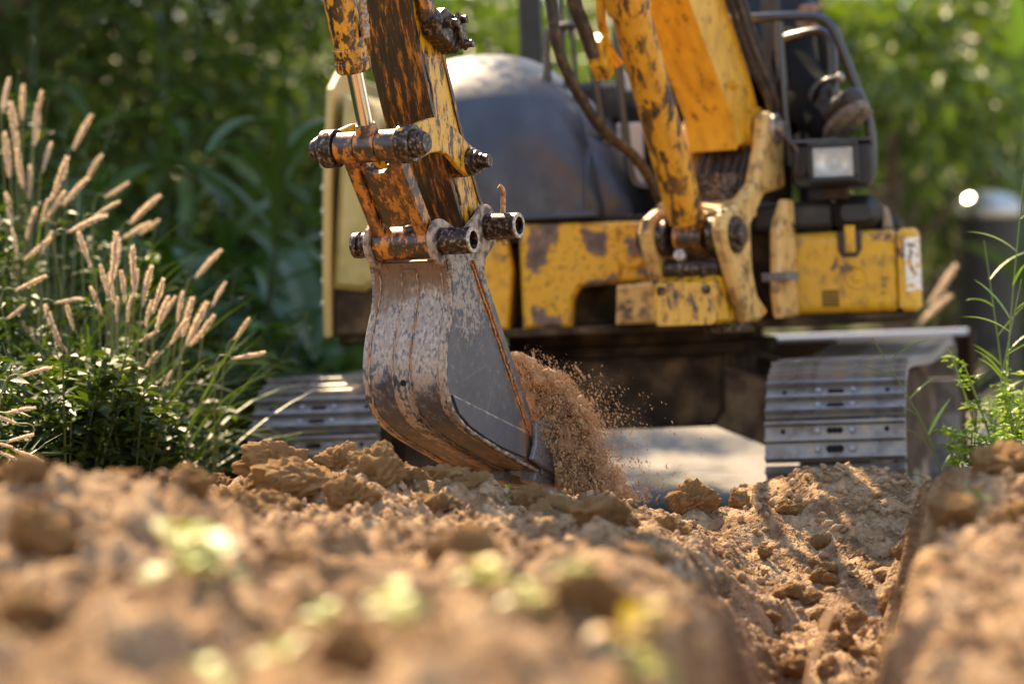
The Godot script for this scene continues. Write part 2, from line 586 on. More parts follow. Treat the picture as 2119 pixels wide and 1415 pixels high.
# the bucket's two large faces: bare worn plate, caked dust above a ragged line, clay along the welds
func bucket_materials() -> void:
	var a := noise(5.0, 71, 5)
	var b := noise(90.0, 72, 4)
	var c := noise(26.0, 73, 6)
	c.fractal_gain = 0.65
	var steel := rgb8(80, 82, 92)
	var dark := rgb8(50, 51, 58)
	var dust := rgb8(190, 172, 150)
	var clay := rgb8(176, 120, 74)
	var mud := rgb8(96, 66, 42)
	var w := 256
	var h := 768
	var im := Image.create(w, h, false, Image.FORMAT_RGBA8)
	for j in h:
		var v := float(j) / h               # 0 at the top, 1 at the lip; 0.95 m long, 0.236 m wide
		for i in w:
			var u := float(i) / w
			var x := u * 0.236
			var y := v * 0.95
			var n1 := a.get_noise_2d(x, y)
			var n2 := b.get_noise_2d(x, y * 0.5)
			var n3 := c.get_noise_2d(x, y * 0.7)
			var col := dark.lerp(steel, clampf(0.5 + n1 * 0.6 + n3 * 0.5, 0, 1))
			col = col.lerp(rgb8(150, 140, 130), clampf((n2 + n3 * 0.6 - 0.36) * 2.4, 0, 0.55))
			var dusty := smoothstep(0.10, -0.08, v - 0.33 - n1 * 0.10 - n3 * 0.14)
			dusty *= clampf(0.92 + n2 * 0.9 + n3 * 0.9, 0.25, 1.0)
			var strip := maxf(smoothstep(0.11, 0.09, absf(u - 0.475)), maxf(smoothstep(0.075, 0.06, u), smoothstep(0.915, 0.93, u)))
			dusty = maxf(dusty, strip * clampf(0.66 + n3 * 2.0 + n2 * 0.8 - maxf(0.0, v - 0.55) * 1.5, 0.0, 0.9))
			col = col.lerp(dust.lerp(rgb8(150, 136, 122), clampf(0.4 + n3 * 1.6, 0, 1)), clampf(dusty, 0, 0.95))
			var edge := maxf(smoothstep(0.03, 0.006, absf(absf(u - 0.475) - 0.105)), maxf(smoothstep(0.025, 0.006, absf(u - 0.075)), smoothstep(0.025, 0.006, absf(u - 0.915))))
			col = col.lerp(clay, edge * clampf(0.35 + n3 * 2.4 + n1, 0, 0.85))
			col = col.lerp(mud, smoothstep(0.06, -0.03, v - 0.06 - n1 * 0.09 - n3 * 0.05) * 0.7)
			var streak := b.get_noise_2d(x * 0.5 + 7.0, y * 0.05)
			var low := smoothstep(-0.12, 0.10, v - 0.60 + n1 * 0.14) * clampf(0.36 + n3 * 1.6 + streak * 1.5, 0, 0.8)
			col = col.lerp(rgb8(158, 98, 46).lerp(rgb8(96, 66, 42), clampf(0.5 + n1 * 2.0, 0, 1)), low)
			im.set_pixel(i, j, col)
	var m := mat("bucket_back", Color.WHITE, 0.5, 0.2)
	m.albedo_texture = ImageTexture.create_from_image(im)
	m.roughness = 0.52
	im = Image.create(512, 512, false, Image.FORMAT_RGBA8)
	for j in 512:
		var y := 1.08 - j / 512.0 * 0.75      # metres, as the plate stands
		for i in 512:
			var z := 1.20 + i / 512.0 * 0.70
			var n1 := a.get_noise_3d(z, y, 3.0)
			var n2 := b.get_noise_3d(z, y * 0.7, 5.0)
			var n3 := c.get_noise_3d(z, y, 9.0)
			var col := rgb8(76, 77, 82).lerp(rgb8(98, 98, 102), clampf(0.45 + n1 * 0.7 + n3 * 0.6, 0, 1))
			var top := smoothstep(0.10, -0.10, 0.79 - y + n1 * 0.13 + n3 * 0.10)
			var speck := clampf((n2 * 0.6 + n3 * 0.8 - 0.34 + top * 0.62) * 1.9, 0, 0.75)
			col = col.lerp(rgb8(176, 160, 140), speck)
			# dried clay in the corner of the side bar and along its weld
			var sz := 1.404 + (y - 0.493) * (1.681 - 1.404) / (0.936 - 0.493)
			var off := absf(z - sz - 0.004)
			col = col.lerp(clay, smoothstep(0.016 + n3 * 0.03, 0.004, off) * clampf(0.7 + n2 + n3, 0, 1))
			col = col.lerp(clay, smoothstep(0.03, -0.01, y - 0.50 - n3 * 0.06) * smoothstep(0.06, 0.0, absf(z - 1.415) - 0.012 + n1 * 0.02))
			var wy := 0.607 + (z - 1.828) * (0.489 - 0.607) / (1.438 - 1.828)
			if y < wy:
				col = col.lerp(rgb8(84, 86, 92), 0.55)
			col = col.lerp(rgb8(206, 188, 166), smoothstep(0.006, 0.001, absf(y - wy)) * clampf(0.6 + n3 * 1.6, 0, 1) * 0.8)
			im.set_pixel(i, j, col)
	# long scrapes from digging
	var r := RandomNumberGenerator.new()
	r.seed = 9
	for k in 150:
		var px := r.randf_range(0, 511)
		var py := r.randf_range(60, 511)
		var ang := -0.55 + r.randfn(0.0, 0.35)
		var tone: Color = [rgb8(190, 178, 162), rgb8(150, 146, 144), rgb8(54, 52, 54)][r.randi() % 3]
		var share := r.randf_range(0.12, 0.45)
		for q in int(r.randf_range(12, 110)):
			px += cos(ang)
			py -= sin(ang)
			if px >= 0 and px < 512 and py >= 0 and py < 512:
				im.set_pixel(int(px), int(py), im.get_pixel(int(px), int(py)).lerp(tone, share))
	m = mat("bucket_side", Color.WHITE, 0.5, 0.25)
	m.albedo_texture = ImageTexture.create_from_image(im)


# ---------------------------------------------------------------- ground

func table(x: float, pts: Array) -> float:
	for i in pts.size() - 1:
		if x <= pts[i + 1][0]:
			var t := clampf((x - pts[i][0]) / (pts[i + 1][0] - pts[i][0]), 0.0, 1.0)
			return lerpf(pts[i][1], pts[i + 1][1], t * t * (3.0 - 2.0 * t))
	return pts[pts.size() - 1][1]


func bump(x: float, d: float, x0: float, d0: float, sx: float, sd: float) -> float:
	return exp(-pow((x - x0) / sx, 2) - pow((d - d0) / sd, 2))


# the broad form of the dug earth, without its lumps; d is the distance in front of the lens (-z)
func broad(x: float, d: float) -> float:
	var left := table(d, [[0.0, 0.40], [2.2, 0.37], [2.9, 0.39], [3.5, 0.385], [4.5, 0.335], [5.5, 0.295], [6.3, 0.275], [6.9, 0.285], [7.45, 0.22], [7.9, 0.12], [8.35, -0.05]])
	left += 0.15 * bump(x, d, -0.78, 5.15, 0.36, 0.60) + 0.06 * bump(x, d, -0.42, 6.75, 0.25, 0.35)
	left += -0.02 * bump(x, d, 0.05, 7.1, 0.2, 0.25)
	var right := table(d, [[0.0, 0.30], [4.0, 0.30], [5.0, 0.36], [6.0, 0.395], [6.7, 0.35], [7.4, 0.25], [8.1, 0.1], [8.6, -0.05]])
	right += 0.03 * bump(x, d, 0.90, 6.05, 0.16, 0.3)
	# the trench between the two banks
	var rx := 0.555 + 0.17 * (d - 4.5)                    # foot of the right bank
	if d < 4.5:
		rx = 0.1277 * d - 0.02
	if d > 6.6:
		rx = 0.932 + (d - 6.6) * 0.16
	rx += n_big.get_noise_2d(d * 0.9, 41.0) * 0.13 + n_mid.get_noise_2d(d * 0.7, x * 0.4 + 9.0) * 0.05
	var lx := table(d, [[2.0, 0.08], [2.9, 0.15], [4.2, 0.26], [5.0, 0.31], [5.6, 0.325], [6.6, 0.305], [8.0, 0.30]]) + n_big.get_noise_2d(d * 0.8, 77.0) * 0.06 + n_mid.get_noise_2d(d, x * 0.5 + 31.0) * 0.03   # crest of the left bank
	var foot := lx + clampf(0.13 + (d - 4.6) * 0.09, 0.06, 0.33)
	foot = minf(foot, rx - 0.07)
	var floor_h := table(d, [[0.0, -0.12], [5.9, -0.05], [6.4, 0.02], [6.9, 0.12], [7.35, 0.22], [7.72, 0.262], [7.95, 0.20], [8.5, -0.05]])
	floor_h += table(d, [[0.0, 0.0], [6.8, 0.0], [7.7, 0.05], [8.4, 0.0]]) * exp(-pow((x - 0.90) / 0.16, 2))
	var h: float
	if x < lx:
		h = left
	elif x < foot:
		h = lerpf(left, minf(floor_h, left), smoothstep(0.0, 1.0, (x - lx) / (foot - lx)) * 0.6 + (x - lx) / (foot - lx) * 0.4)
	elif x < rx - 0.03:
		h = minf(floor_h, left + 0.2)
	else:
		var t := clampf((x - rx + 0.03) / 0.17, 0.0, 1.0)
		h = lerpf(floor_h, right, t * t * (3.0 - 2.0 * t))
	# crest of the left bank is rounded
	var edge := smoothstep(lx - 0.12, lx, x) * smoothstep(foot, lx, x)
	h -= 0.035 * edge
	# beyond the spoil lies the flat ground that the tracks stand on
	if x > 1.3:
		h = lerpf(h, -0.05, smoothstep(1.3, 1.9, x))
	if x < -0.95:
		h = lerpf(h, 0.06, smoothstep(-0.95, -1.6, x) * smoothstep(4.0, 6.0, d))
	return h


func spoil(x: float, d: float) -> float:
	# 1 where the earth is freshly dug
	return smoothstep(8.5, 8.0, d) * smoothstep(1.75, 1.3, x) * smoothstep(-2.4, -1.4, x)


func ground_h(x: float, d: float) -> float:
	var h := broad(x, d)
	var s := spoil(x, d)
	if s > 0.001:
		var slope_calm := 0.55 + 0.45 * smoothstep(0.35, 0.2, x)
		var lump := n_lump.get_noise_2d(x, d)
		h += s * (n_big.get_noise_2d(x, d) * (0.055 + 0.04 * smoothstep(5.6, 4.0, d)) * slope_calm + n_mid.get_noise_2d(x, d) * 0.036 * slope_calm + (-lump - 0.35) * 0.016 + n_fine.get_noise_2d(x, d) * 0.010)
	else:
		h += n_mid.get_noise_2d(x * 0.3, d * 0.3) * 0.015
	if d > 9.0:
		h += maxf(0.0, d - 26.0) * 0.10 * smoothstep(26.0, 34.0, d)
		if x < -1.3:
			h += smoothstep(-1.3, -4.0, x) * 0.5 * smoothstep(8.0, 11.0, d)
	return h


func ground() -> void:
	n_big = noise(3.2, 101, 3)
	n_mid = noise(11.0, 102, 3)
	n_fine = noise(38.0, 103, 3)
	n_lump = noise(10.0, 104, 1, FastNoiseLite.TYPE_CELLULAR)
	n_lump.cellular_return_type = FastNoiseLite.RETURN_DISTANCE
	n_lump.cellular_jitter = 1.0
	var patch := noise(1.4, 105, 4)
	var tint := noise(7.0, 106, 4)
	var xs := [-120.0, -60.0, -30.0, -18.0, -12.0, -9.0, -7.0, -5.5, -4.5, -3.8, -3.2, -2.7, -2.3, -2.0, -1.8, -1.65, -1.55]
	var x := -1.5
	while x < 1.62:
		xs.append(x)
		x += 0.0125
	xs.append_array([1.66, 1.72, 1.8, 1.95, 2.15, 2.4, 2.7, 3.2, 3.8, 4.6, 5.5, 7.0, 9.0, 12.0, 18.0, 30.0, 60.0, 120.0])
	var ds := [-60.0, -20.0, -8.0, -4.0, -2.0, -1.0, 0.0, 0.5, 0.9, 1.2, 1.4]
	var d := 1.5
	while d < 8.75:
		ds.append(d)
		d += 0.03 if d < 3.0 else (0.02 if d < 5.4 else 0.0125)
	ds.append_array([8.8, 8.9, 9.0, 9.15, 9.3, 9.5, 9.8, 10.2, 10.7, 11.3, 12.0, 13.0, 14.0, 15.0, 16.5, 18.0, 20.0, 22.0, 24.0, 26.0, 28.0, 30.0, 33.0, 37.0, 42.0, 50.0, 65.0, 90.0, 140.0, 220.0])
	var verts := PackedVector3Array()
	var cols := PackedColorArray()
	var index := PackedInt32Array()
	var nx := xs.size()
	var earth := Color(0.35, 0.205, 0.097)
	var dry := Color(0.49, 0.32, 0.175)
	var damp := Color(0.165, 0.095, 0.048)
	var sand := Color(0.42, 0.375, 0.31)
	var turf := Color(0.12, 0.13, 0.05)
	for dd in ds:
		for xx in xs:
			verts.append(Vector3(xx, ground_h(xx, dd), -dd))
			var s := spoil(xx, dd)
			var p := tint.get_noise_2d(xx, dd)
			var c := earth.lerp(dry, clampf(0.35 + p * 2.0, 0, 1)).lerp(damp, clampf(-p * 1.8 - 0.05 + n_mid.get_noise_2d(xx * 2.0, dd * 2.0) * 0.4, 0, 0.8))
			var q := patch.get_noise_2d(xx * 0.5, dd * 0.5)
			var far := (sand * (1.0 + 0.35 * p + 0.25 * q)).lerp(turf, smoothstep(0.05, 0.35, q - 0.3 * smoothstep(-0.6, 0.0, xx) * smoothstep(20.0, 17.0, dd) + smoothstep(22.0, 27.0, dd) * 0.8 + smoothstep(-1.0, -1.8, xx) * 0.9 + smoothstep(6.0, 9.0, xx) * 0.6))
			cols.append(far.lerp(c, s))
	for j in ds.size() - 1:
		for i in nx - 1:
			var k := j * nx + i
			index.append_array([k, k + nx, k + 1, k + 1, k + nx, k + nx + 1])
	var arr := []
	arr.resize(Mesh.ARRAY_MAX)
	arr[Mesh.ARRAY_VERTEX] = verts
	arr[Mesh.ARRAY_COLOR] = cols
	arr[Mesh.ARRAY_INDEX] = index
	var am := ArrayMesh.new()
	am.add_surface_from_arrays(Mesh.PRIMITIVE_TRIANGLES, arr)
	var st := SurfaceTool.new()
	st.create_from(am, 0)
	st.generate_normals()
	var g := obj("ground", st.commit(), M.earth)
	tag(g, "dug reddish earth with a trench, running back to pale sandy ground", "ground", "", "structure")


# ---------------------------------------------------------------- clods and flying soil

func clod_mesh(s: int, sub: int, rough: float, tint := Color.WHITE) -> ArrayMesh:
	var sph := SphereMesh.new()
	sph.radius = 1.0
	sph.height = 2.0
	sph.radial_segments = sub * 2
	sph.rings = sub
	var src := sph.get_mesh_arrays()
	var pos: PackedVector3Array = src[Mesh.ARRAY_VERTEX]
	var n0 := noise(0.75, s, 2)
	var n1 := noise(2.6, s + 7, 5)
	var cuts := []
	var r := RandomNumberGenerator.new()
	r.seed = s
	for k in 7:
		cuts.append([Vector3(r.randf_range(-1, 1), r.randf_range(-1, 1), r.randf_range(-1, 1)).normalized(), r.randf_range(0.55, 0.85)])
	var out := PackedVector3Array()
	for p in pos:
		var q := p.normalized()
		var len := 1.0 + n0.get_noise_3dv(q) * 0.45
		for c in cuts:
			var dp: float = q.dot(c[0])
			if dp * len > c[1]:
				len = lerpf(len, c[1] / dp, 0.85)
		len += n1.get_noise_3dv(q * 1.4) * rough
		out.append(q * len)
	var st := SurfaceTool.new()
	st.begin(Mesh.PRIMITIVE_TRIANGLES)
	var ind: PackedInt32Array = src[Mesh.ARRAY_INDEX]
	for i in ind:
		st.set_smooth_group(0)
		st.set_color(tint)
		st.add_vertex(out[i])
	st.generate_normals()
	return st.commit()


func place_clod(mesh: Mesh, x: float, d: float, r: Vector3, label: String, group: String, sink := 0.35) -> void:
	var o := obj("soil_clod", mesh, M.clod)
	var b := Basis(Vector3(rng.randf_range(-1, 1), rng.randf_range(-0.4, 0.4), rng.randf_range(-1, 1)).normalized(), rng.randf_range(0, 0.5)) * Basis(Vector3.UP, rng.randf_range(0, TAU))
	o.transform = Transform3D(Basis.from_scale(r) * b, Vector3(x, ground_h(x, d) + r.y * (1.0 - 2.0 * sink), -d))
	tag(o, label, "soil clod", group)


func clods() -> void:
	rng.seed = 5
	var big := []
	for k in 6:
		big.append(clod_mesh(200 + k, 34, 0.30))
	var small := []
	for k in 4:
		small.append(clod_mesh(230 + k, 9, 0.22))
	# the large ones that can be told apart: x, distance, half sizes
	var named := [
		[-0.575, 6.95, 0.085, 0.048, "pale flat-topped clod in front of the shaded track"],
		[-0.50, 6.65, 0.10, 0.055, "broad crumbly clod below the flat-topped one"],
		[-0.315, 6.75, 0.085, 0.068, "upright pale clod with a dark cleft beside it"],
		[-0.165, 7.05, 0.085, 0.040, "smooth rounded clod lying under the bucket's back"],
		[-0.315, 7.15, 0.052, 0.040, "small brown clod between the bucket and the track"],
		[-0.58, 5.95, 0.085, 0.060, "brown clod with a hollow below it on the spoil bank"],
		[-0.73, 5.35, 0.072, 0.042, "rounded clod on the crest of the bank by the shrubs"],
		[0.18, 6.1, 0.060, 0.045, "clod with a lit ridge below the falling soil"],
		[0.465, 7.35, 0.062, 0.050, "lone brown clod standing before the pale ground"],
		[0.59, 7.45, 0.034, 0.034, "small pointed clod beside the lone brown one"],
		[0.375, 6.75, 0.050, 0.042, "angular clod on the trench's edge beside a seedling"],
		[0.905, 6.05, 0.070, 0.060, "tall knobbly clod on top of the far bank of the trench"],
		[1.03, 5.95, 0.075, 0.045, "broad pale clod next to the knobbly one across the trench"],
	]
	for c in named:
		place_clod(big[rng.randi() % 6], c[0], c[1], Vector3(c[2], c[3], c[2] * rng.randf_range(0.75, 1.0)), c[4], "large clods of dug earth", 0.22)
	var spots := [[-0.92, 5.1, 0.06], [-0.82, 4.95, 0.04], [-0.60, 5.3, 0.05], [0.24, 5.25, 0.055], [-0.06, 4.9, 0.075], [-0.35, 4.6, 0.05], [-0.74, 4.5, 0.06], [-0.15, 4.2, 0.05], [0.2, 4.6, 0.045], [0.86, 5.5, 0.055], [0.80, 5.25, 0.05], [0.95, 5.3, 0.06], [-0.45, 3.9, 0.05], [0.1, 3.6, 0.05], [-0.2, 3.2, 0.045], [0.33, 3.7, 0.04], [-0.62, 3.7, 0.05], [0.05, 6.4, 0.035], [-0.1, 6.3, 0.04], [-0.28, 6.2, 0.045], [-0.42, 6.3, 0.04], [0.28, 6.5, 0.03], [-0.68, 6.4, 0.05], [-0.2, 6.55, 0.03], [0.75, 7.1, 0.03], [0.68, 7.25, 0.035], [-0.40, 6.9, 0.07], [-0.24, 6.85, 0.06], [-0.08, 6.8, 0.055], [-0.62, 6.7, 0.065], [-0.70, 6.95, 0.06], [-0.36, 6.45, 0.06], [-0.52, 6.35, 0.07], [-0.16, 6.55, 0.05], [0.04, 6.65, 0.045], [-0.46, 7.1, 0.05], [0.12, 6.45, 0.05], [-0.64, 6.15, 0.065]]
	for c in spots:
		place_clod(big[rng.randi() % 6], c[0] + rng.randf_range(-0.02, 0.02), c[1], Vector3(c[2], c[2] * rng.randf_range(0.6, 0.85), c[2] * rng.randf_range(0.8, 1.1)), "brown clod lying loose on the spoil bank", "clods lying loose on the spoil", 0.3)
	for k in 60:
		var d := rng.randf_range(5.6, 7.0)
		var t := rng.randf()
		var rx := 0.575 + 0.17 * (d - 4.5)
		var x := lerpf(0.52 + (d - 5.6) * 0.06, rx, t)
		var r := rng.randf_range(0.009, 0.024) * (1.0 if rng.randf() < 0.8 else 1.5)
		place_clod(big[rng.randi() % 6], x, d, Vector3(r, r * rng.randf_range(0.65, 0.95), r), "rounded grey-brown clod on the trench floor", "clods rolled together on the trench floor", 0.15)
	# crumbs too many to count
	for part in 2:
		var mm := MultiMesh.new()
		mm.transform_format = MultiMesh.TRANSFORM_3D
		mm.use_colors = true
		mm.mesh = small[part]
		var n := 6500
		mm.instance_count = n
		for k in n:
			var d := rng.randf_range(5.2, 8.1) if rng.randf() < 0.75 else rng.randf_range(3.0, 5.2)
			var x := rng.randf_range(-0.21, 0.21) * d
			var r := 0.0025 + 0.011 * pow(rng.randf(), 3.0)
			if x > 0.4:
				r *= 1.15
			var b := Basis(Vector3(rng.randf_range(-1, 1), rng.randf_range(-1, 1), rng.randf_range(-1, 1)).normalized(), rng.randf_range(0, TAU))
			mm.set_instance_transform(k, Transform3D(b * Basis.from_scale(Vector3(r, r * rng.randf_range(0.6, 1.0), r * rng.randf_range(0.7, 1.0))), Vector3(x, ground_h(x, d) + r * 0.3, -d)))
			var c := Color(0.25, 0.148, 0.072).lerp(Color(0.40, 0.262, 0.148), rng.randf())
			mm.set_instance_color(k, c)
		var o := MultiMeshInstance3D.new()
		o.name = numbered("soil_crumbs")
		o.multimesh = mm
		o.material_override = M.soil_grain
		add_child(o)
		tag(o, "fine crumbs of earth strewn over the spoil and trench", "crumbs", "", "stuff")


func falling_soil() -> void:
	rng.seed = 17
	var far_edge := [[0.22, 0.345], [0.29, 0.300], [0.34, 0.258], [0.41, 0.246], [0.475, 0.222], [0.55, 0.160], [0.606, 0.045], [0.63, 0.0]]
	var near_edge := [[0.22, 0.13], [0.34, 0.105], [0.44, 0.052], [0.606, -0.01], [0.63, -0.02]]
	var mesh := clod_mesh(260, 6, 0.25)
	var gaps := noise(16.0, 261, 3)
	for part in 2:
		var mm := MultiMesh.new()
		mm.transform_format = MultiMesh.TRANSFORM_3D
		mm.use_colors = true
		mm.mesh = mesh
		var n: int = [70000, 1700][part]
		mm.instance_count = n
		for k in n:
			var y := rng.randf_range(0.225, 0.615)
			if part == 1:
				y = rng.randf_range(0.25, 0.60)
			var x0 := table(y, near_edge)
			var x1 := table(y, far_edge)
			var f := pow(rng.randf(), 1.25)
			var r: float
			if part == 0:
				f *= 0.92
				if rng.randf() < 0.42:
					f += -log(1.0 - rng.randf()) * 0.24
				r = 0.0005 + 0.0017 * pow(rng.randf(), 3.0)
				if rng.randf() < 0.03:
					r *= 2.0
			else:
				f *= 0.78
				r = 0.003 + 0.016 * pow(rng.randf(), 3.5)
			var x := lerpf(x0, x1, f)
			var gap := gaps.get_noise_3d(x, y * 0.6, k % 3)
			if gap < -0.25 + f * 0.45 and rng.randf() < 0.85:
				f *= rng.randf()
				x = lerpf(x0, x1, f)
			if part == 0 and f > 1.0:
				y += rng.randf_range(-0.02, 0.03)
			var spread := 0.10 * (1.0 - 0.5 * clampf(f, 0, 1))
			x *= 1.035
			var z := -(7.74 - 0.10 * f + rng.randfn(0.0, spread) * (0.7 if part == 1 else 1.0))
			var stretch := 1.0 + (3.0 * rng.randf() * rng.randf() if part == 0 else 0.3)
			var b := Basis(Vector3(rng.randf_range(-1, 1), rng.randf_range(-1, 1), rng.randf_range(-1, 1)).normalized(), rng.randf_range(0, TAU))
			mm.set_instance_transform(k, Transform3D(Basis(Vector3.BACK, 0.25 + 0.6 * clampf(f, 0, 1) * (y - 0.2)) * Basis.from_scale(Vector3(1, stretch, 1)) * b * Basis.from_scale(Vector3.ONE * r), Vector3(x, y, z)))
			mm.set_instance_color(k, Color(0.33, 0.195, 0.095).lerp(Color(0.48, 0.31, 0.17), rng.randf()))
		var o := MultiMeshInstance3D.new()
		o.name = numbered(["flying_soil_grains", "pouring_soil_lumps"][part])
		o.multimesh = mm
		o.material_override = M.soil_grain
		add_child(o)
		tag(o, ["spray of fine reddish soil bursting out past the bucket", "dense lumps of reddish soil pouring from the bucket's mouth"][part], "flying soil", "", "stuff")


# ---------------------------------------------------------------- excavator

func excavator() -> void:
	digger = thing("excavator", "worn yellow excavator on steel tracks digging with a narrow bucket", "excavator", Vector3(0.4545, -0.05, -9.94))
	digger.rotation.z = deg_to_rad(2.5)
	fu = Transform3D(Basis(Vector3.UP, deg_to_rad(-12.5)), Vector3.ZERO)
	fh = Transform3D(Basis(Vector3.UP, deg_to_rad(-8.0)), Vector3.ZERO)
	fb = Transform3D(Basis(Vector3.UP, deg_to_rad(-27.0)), Vector3(0.14, 0, 1.09))
	undercarriage()
	house()
	cab()
	swing_post()
	boom()
	stick()
	bucket()


func part(called: String, s: Shape, m: Material, xf: Transform3D, parent: Node = null) -> MeshInstance3D:
	return obj(called, s.done(), m, digger if parent == null else parent, xf)


func undercarriage() -> void:
	# one steel shoe with three ribs, bolts and mud holes; z runs along the chain, y outwards
	var prof := []
	for p in [[-0.063, 0.0], [-0.063, 0.010], [-0.060, 0.014], [-0.057, 0.034], [-0.049, 0.034], [-0.045, 0.012], [-0.012, 0.010], [-0.008, 0.030], [0.001, 0.030], [0.006, 0.010], [0.043, 0.011], [0.047, 0.034], [0.055, 0.034], [0.058, 0.012], [0.063, 0.004], [0.063, 0.0]]:
		prof.append([p[1], p[0]])
	var s := Shape.new()
	s.prism(prof, "x", -0.21, 0.21, 0.002)
	var shoe_mesh := s.done()
	s = Shape.new()
	for x in [-0.052, 0.052]:
		for z in [-0.030, 0.026]:
			s.lathe(Vector3(x, 0.010, z), Vector3.UP, [[0, 0.0105], [0.010, 0.0105], [0.013, 0.008], [0.013, 0.0]], 6)
	var bolt_mesh := s.done()
	s = Shape.new()
	for x in [-0.015, 0.0, 0.015]:
		s.lathe(Vector3(x, 0.006, -0.002 + 0.028), Vector3.UP, [[0, 0.012], [0.0066, 0.012], [0.0066, 0.0]], 12)
		s.lathe(Vector3(x, 0.006, -0.030), Vector3.UP, [[0, 0.010], [0.0066, 0.010], [0.0066, 0.0]], 12)
	for x in [-0.155, 0.155]:
		s.lathe(Vector3(x, 0.006, -0.030), Vector3.UP, [[0, 0.008], [0.0066, 0.008], [0.0066, 0.0]], 10)
	var hole_mesh := s.done()
	shoe_mesh.surface_set_material(0, M.track_steel)
	for extra in [[bolt_mesh, M.track_bolt], [hole_mesh, M.hole_dark]]:
		shoe_mesh.add_surface_from_arrays(Mesh.PRIMITIVE_TRIANGLES, extra[0].surface_get_arrays(0))
		shoe_mesh.surface_set_material(shoe_mesh.get_surface_count() - 1, extra[1])
	for side in [-1.0, 1.0]:
		var tr := node("track", digger, fu * Transform3D(Basis(), Vector3(side * 0.81, 0, 0)))
		var zc := 0.965
		var r := 0.262
		var yc := 0.292
		var total := 4.0 * zc + TAU * r
		var n := 42
		for k in n:
			var t := fposmod(total * (k + 0.37) / n, total)
			var p: Vector3
			var out: Vector3
			if t < 2.0 * zc:                       # top run, back to front
				p = Vector3(0, yc + r, -zc + t)
				out = Vector3.UP
				var sag := sin(PI * t / (2.0 * zc))
				p.y -= 0.022 * sag * sag
			elif t < 2.0 * zc + PI * r:
				var a := (t - 2.0 * zc) / r
				out = Vector3(0, cos(a), sin(a))
				p = Vector3(0, yc, zc) + out * r
			elif t < 4.0 * zc + PI * r:
				p = Vector3(0, yc - r, zc - (t - 2.0 * zc - PI * r))
				out = Vector3.DOWN
			else:
				var a := PI + (t - 4.0 * zc - PI * r) / r
				out = Vector3(0, cos(a), sin(a))
				p = Vector3(0, yc, -zc) + out * r
			var b := Basis(Vector3.RIGHT, out, Vector3.RIGHT.cross(out))
			var sh := obj("track_shoe", shoe_mesh, null, tr, Transform3D(b, p))
			sh.rotate_object_local(Vector3.RIGHT, rng.randf_range(-0.02, 0.02))
		s = Shape.new()
		s.slab(Vector3(-0.11, 0.12, -0.95), Vector3(0.11, 0.46, 0.80), "x", 0.05)
		obj("track_frame", s.done(), M.dark_frame, tr)
		for e in [1.0, -1.0]:
			s = Shape.new()
			s.lathe(Vector3(-0.13, yc, e * zc), Vector3.RIGHT, [[0, 0.0], [0, 0.10], [0.03, 0.19], [0.03, 0.232], [0.07, 0.238], [0.09, 0.252], [0.17, 0.252], [0.19, 0.238], [0.23, 0.232], [0.23, 0.19], [0.26, 0.10], [0.26, 0.0]], 32)
			obj("idler_wheel" if e > 0 else "drive_sprocket", s.done(), M.dusty_frame, tr)
		for k in 4:
			s = Shape.new()
			s.lathe(Vector3(-0.12, 0.10, -0.62 + k * 0.41), Vector3.RIGHT, [[0, 0.0], [0, 0.07], [0.04, 0.075], [0.2, 0.075], [0.24, 0.07], [0.24, 0.0]], 18)
			obj("bottom_roller", s.done(), M.mud_steel, tr)
		s = Shape.new()
		s.prism([[0.50, -0.4], [0.50, 0.4], [0.16, 0.55], [0.16, -0.55]], "x", 0.112, 0.125, 0.004)
		obj("side_guard", s.done(), M.dark_frame, tr)
	s = Shape.new()
	s.prism([[-0.36, 0.37], [0.34, 0.37], [0.38, 0.42], [0.38, 0.60], [-0.38, 0.60], [-0.38, 0.42]], "z", -0.52, 0.56, 0.012)
	part("centre_frame", s, M.dark_frame, fu)
	for side in [-1.0, 1.0]:
		for e in [0.42, -0.45]:
			s = Shape.new()
			s.prism([[side * 0.32, 0.38], [side * 0.74, 0.20], [side * 0.74, 0.44], [side * 0.32, 0.585]], "z", e - 0.11, e + 0.11, 0.01)
			part("frame_leg", s, M.dusty_frame, fu)
	s = Shape.new()
	s.lathe(Vector3(0, 0.585, 0), Vector3.UP, [[0, 0.0], [0, 0.47], [0.02, 0.49], [0.05, 0.49], [0.055, 0.44], [0.13, 0.44], [0.13, 0.0]], 48)
	part("turntable_ring", s, M.dark_frame, fu)
	# dozer blade, raised behind the tracks
	var bl := node("dozer_blade", digger, fu)
	var rows := []
	for i in 9:
		var t := i / 8.0
		var row := []
		for x in [-1.03, 1.045]:
			row.append(Vector3(x, lerpf(0.31, 0.57, t), -1.575 - 0.05 * sin(PI * t)))
		rows.append(row)
	var back := []
	for r2 in rows:
		back.append([r2[0] + Vector3(0, 0, 0.018), r2[1] + Vector3(0, 0, 0.018)])
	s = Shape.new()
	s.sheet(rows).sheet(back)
	obj("blade_plate", s.done(), M.shaded_plate, bl)
	s = Shape.new()
	s.rod(Vector3(-1.035, 0.578, -1.592), Vector3(1.05, 0.578, -1.592), 0.019, 12)
	obj("top_edge", s.done(), M.blade_edge, bl)
	s = Shape.new()
	s.box(Vector3(-1.03, 0.265, -1.62), Vector3(1.045, 0.315, -1.60))
	obj("cutting_edge", s.done(), M.dark_frame, bl)
	for x in [-1.04, 1.055]:
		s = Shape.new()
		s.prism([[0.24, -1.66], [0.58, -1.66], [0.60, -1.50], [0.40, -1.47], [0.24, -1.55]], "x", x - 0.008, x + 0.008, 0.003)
		obj("end_plate", s.done(), M.shaded_plate, bl)
	s = Shape.new()
	s.box(Vector3(0.93, 0.08, -1.50), Vector3(1.035, 0.34, -1.46), 0.01)
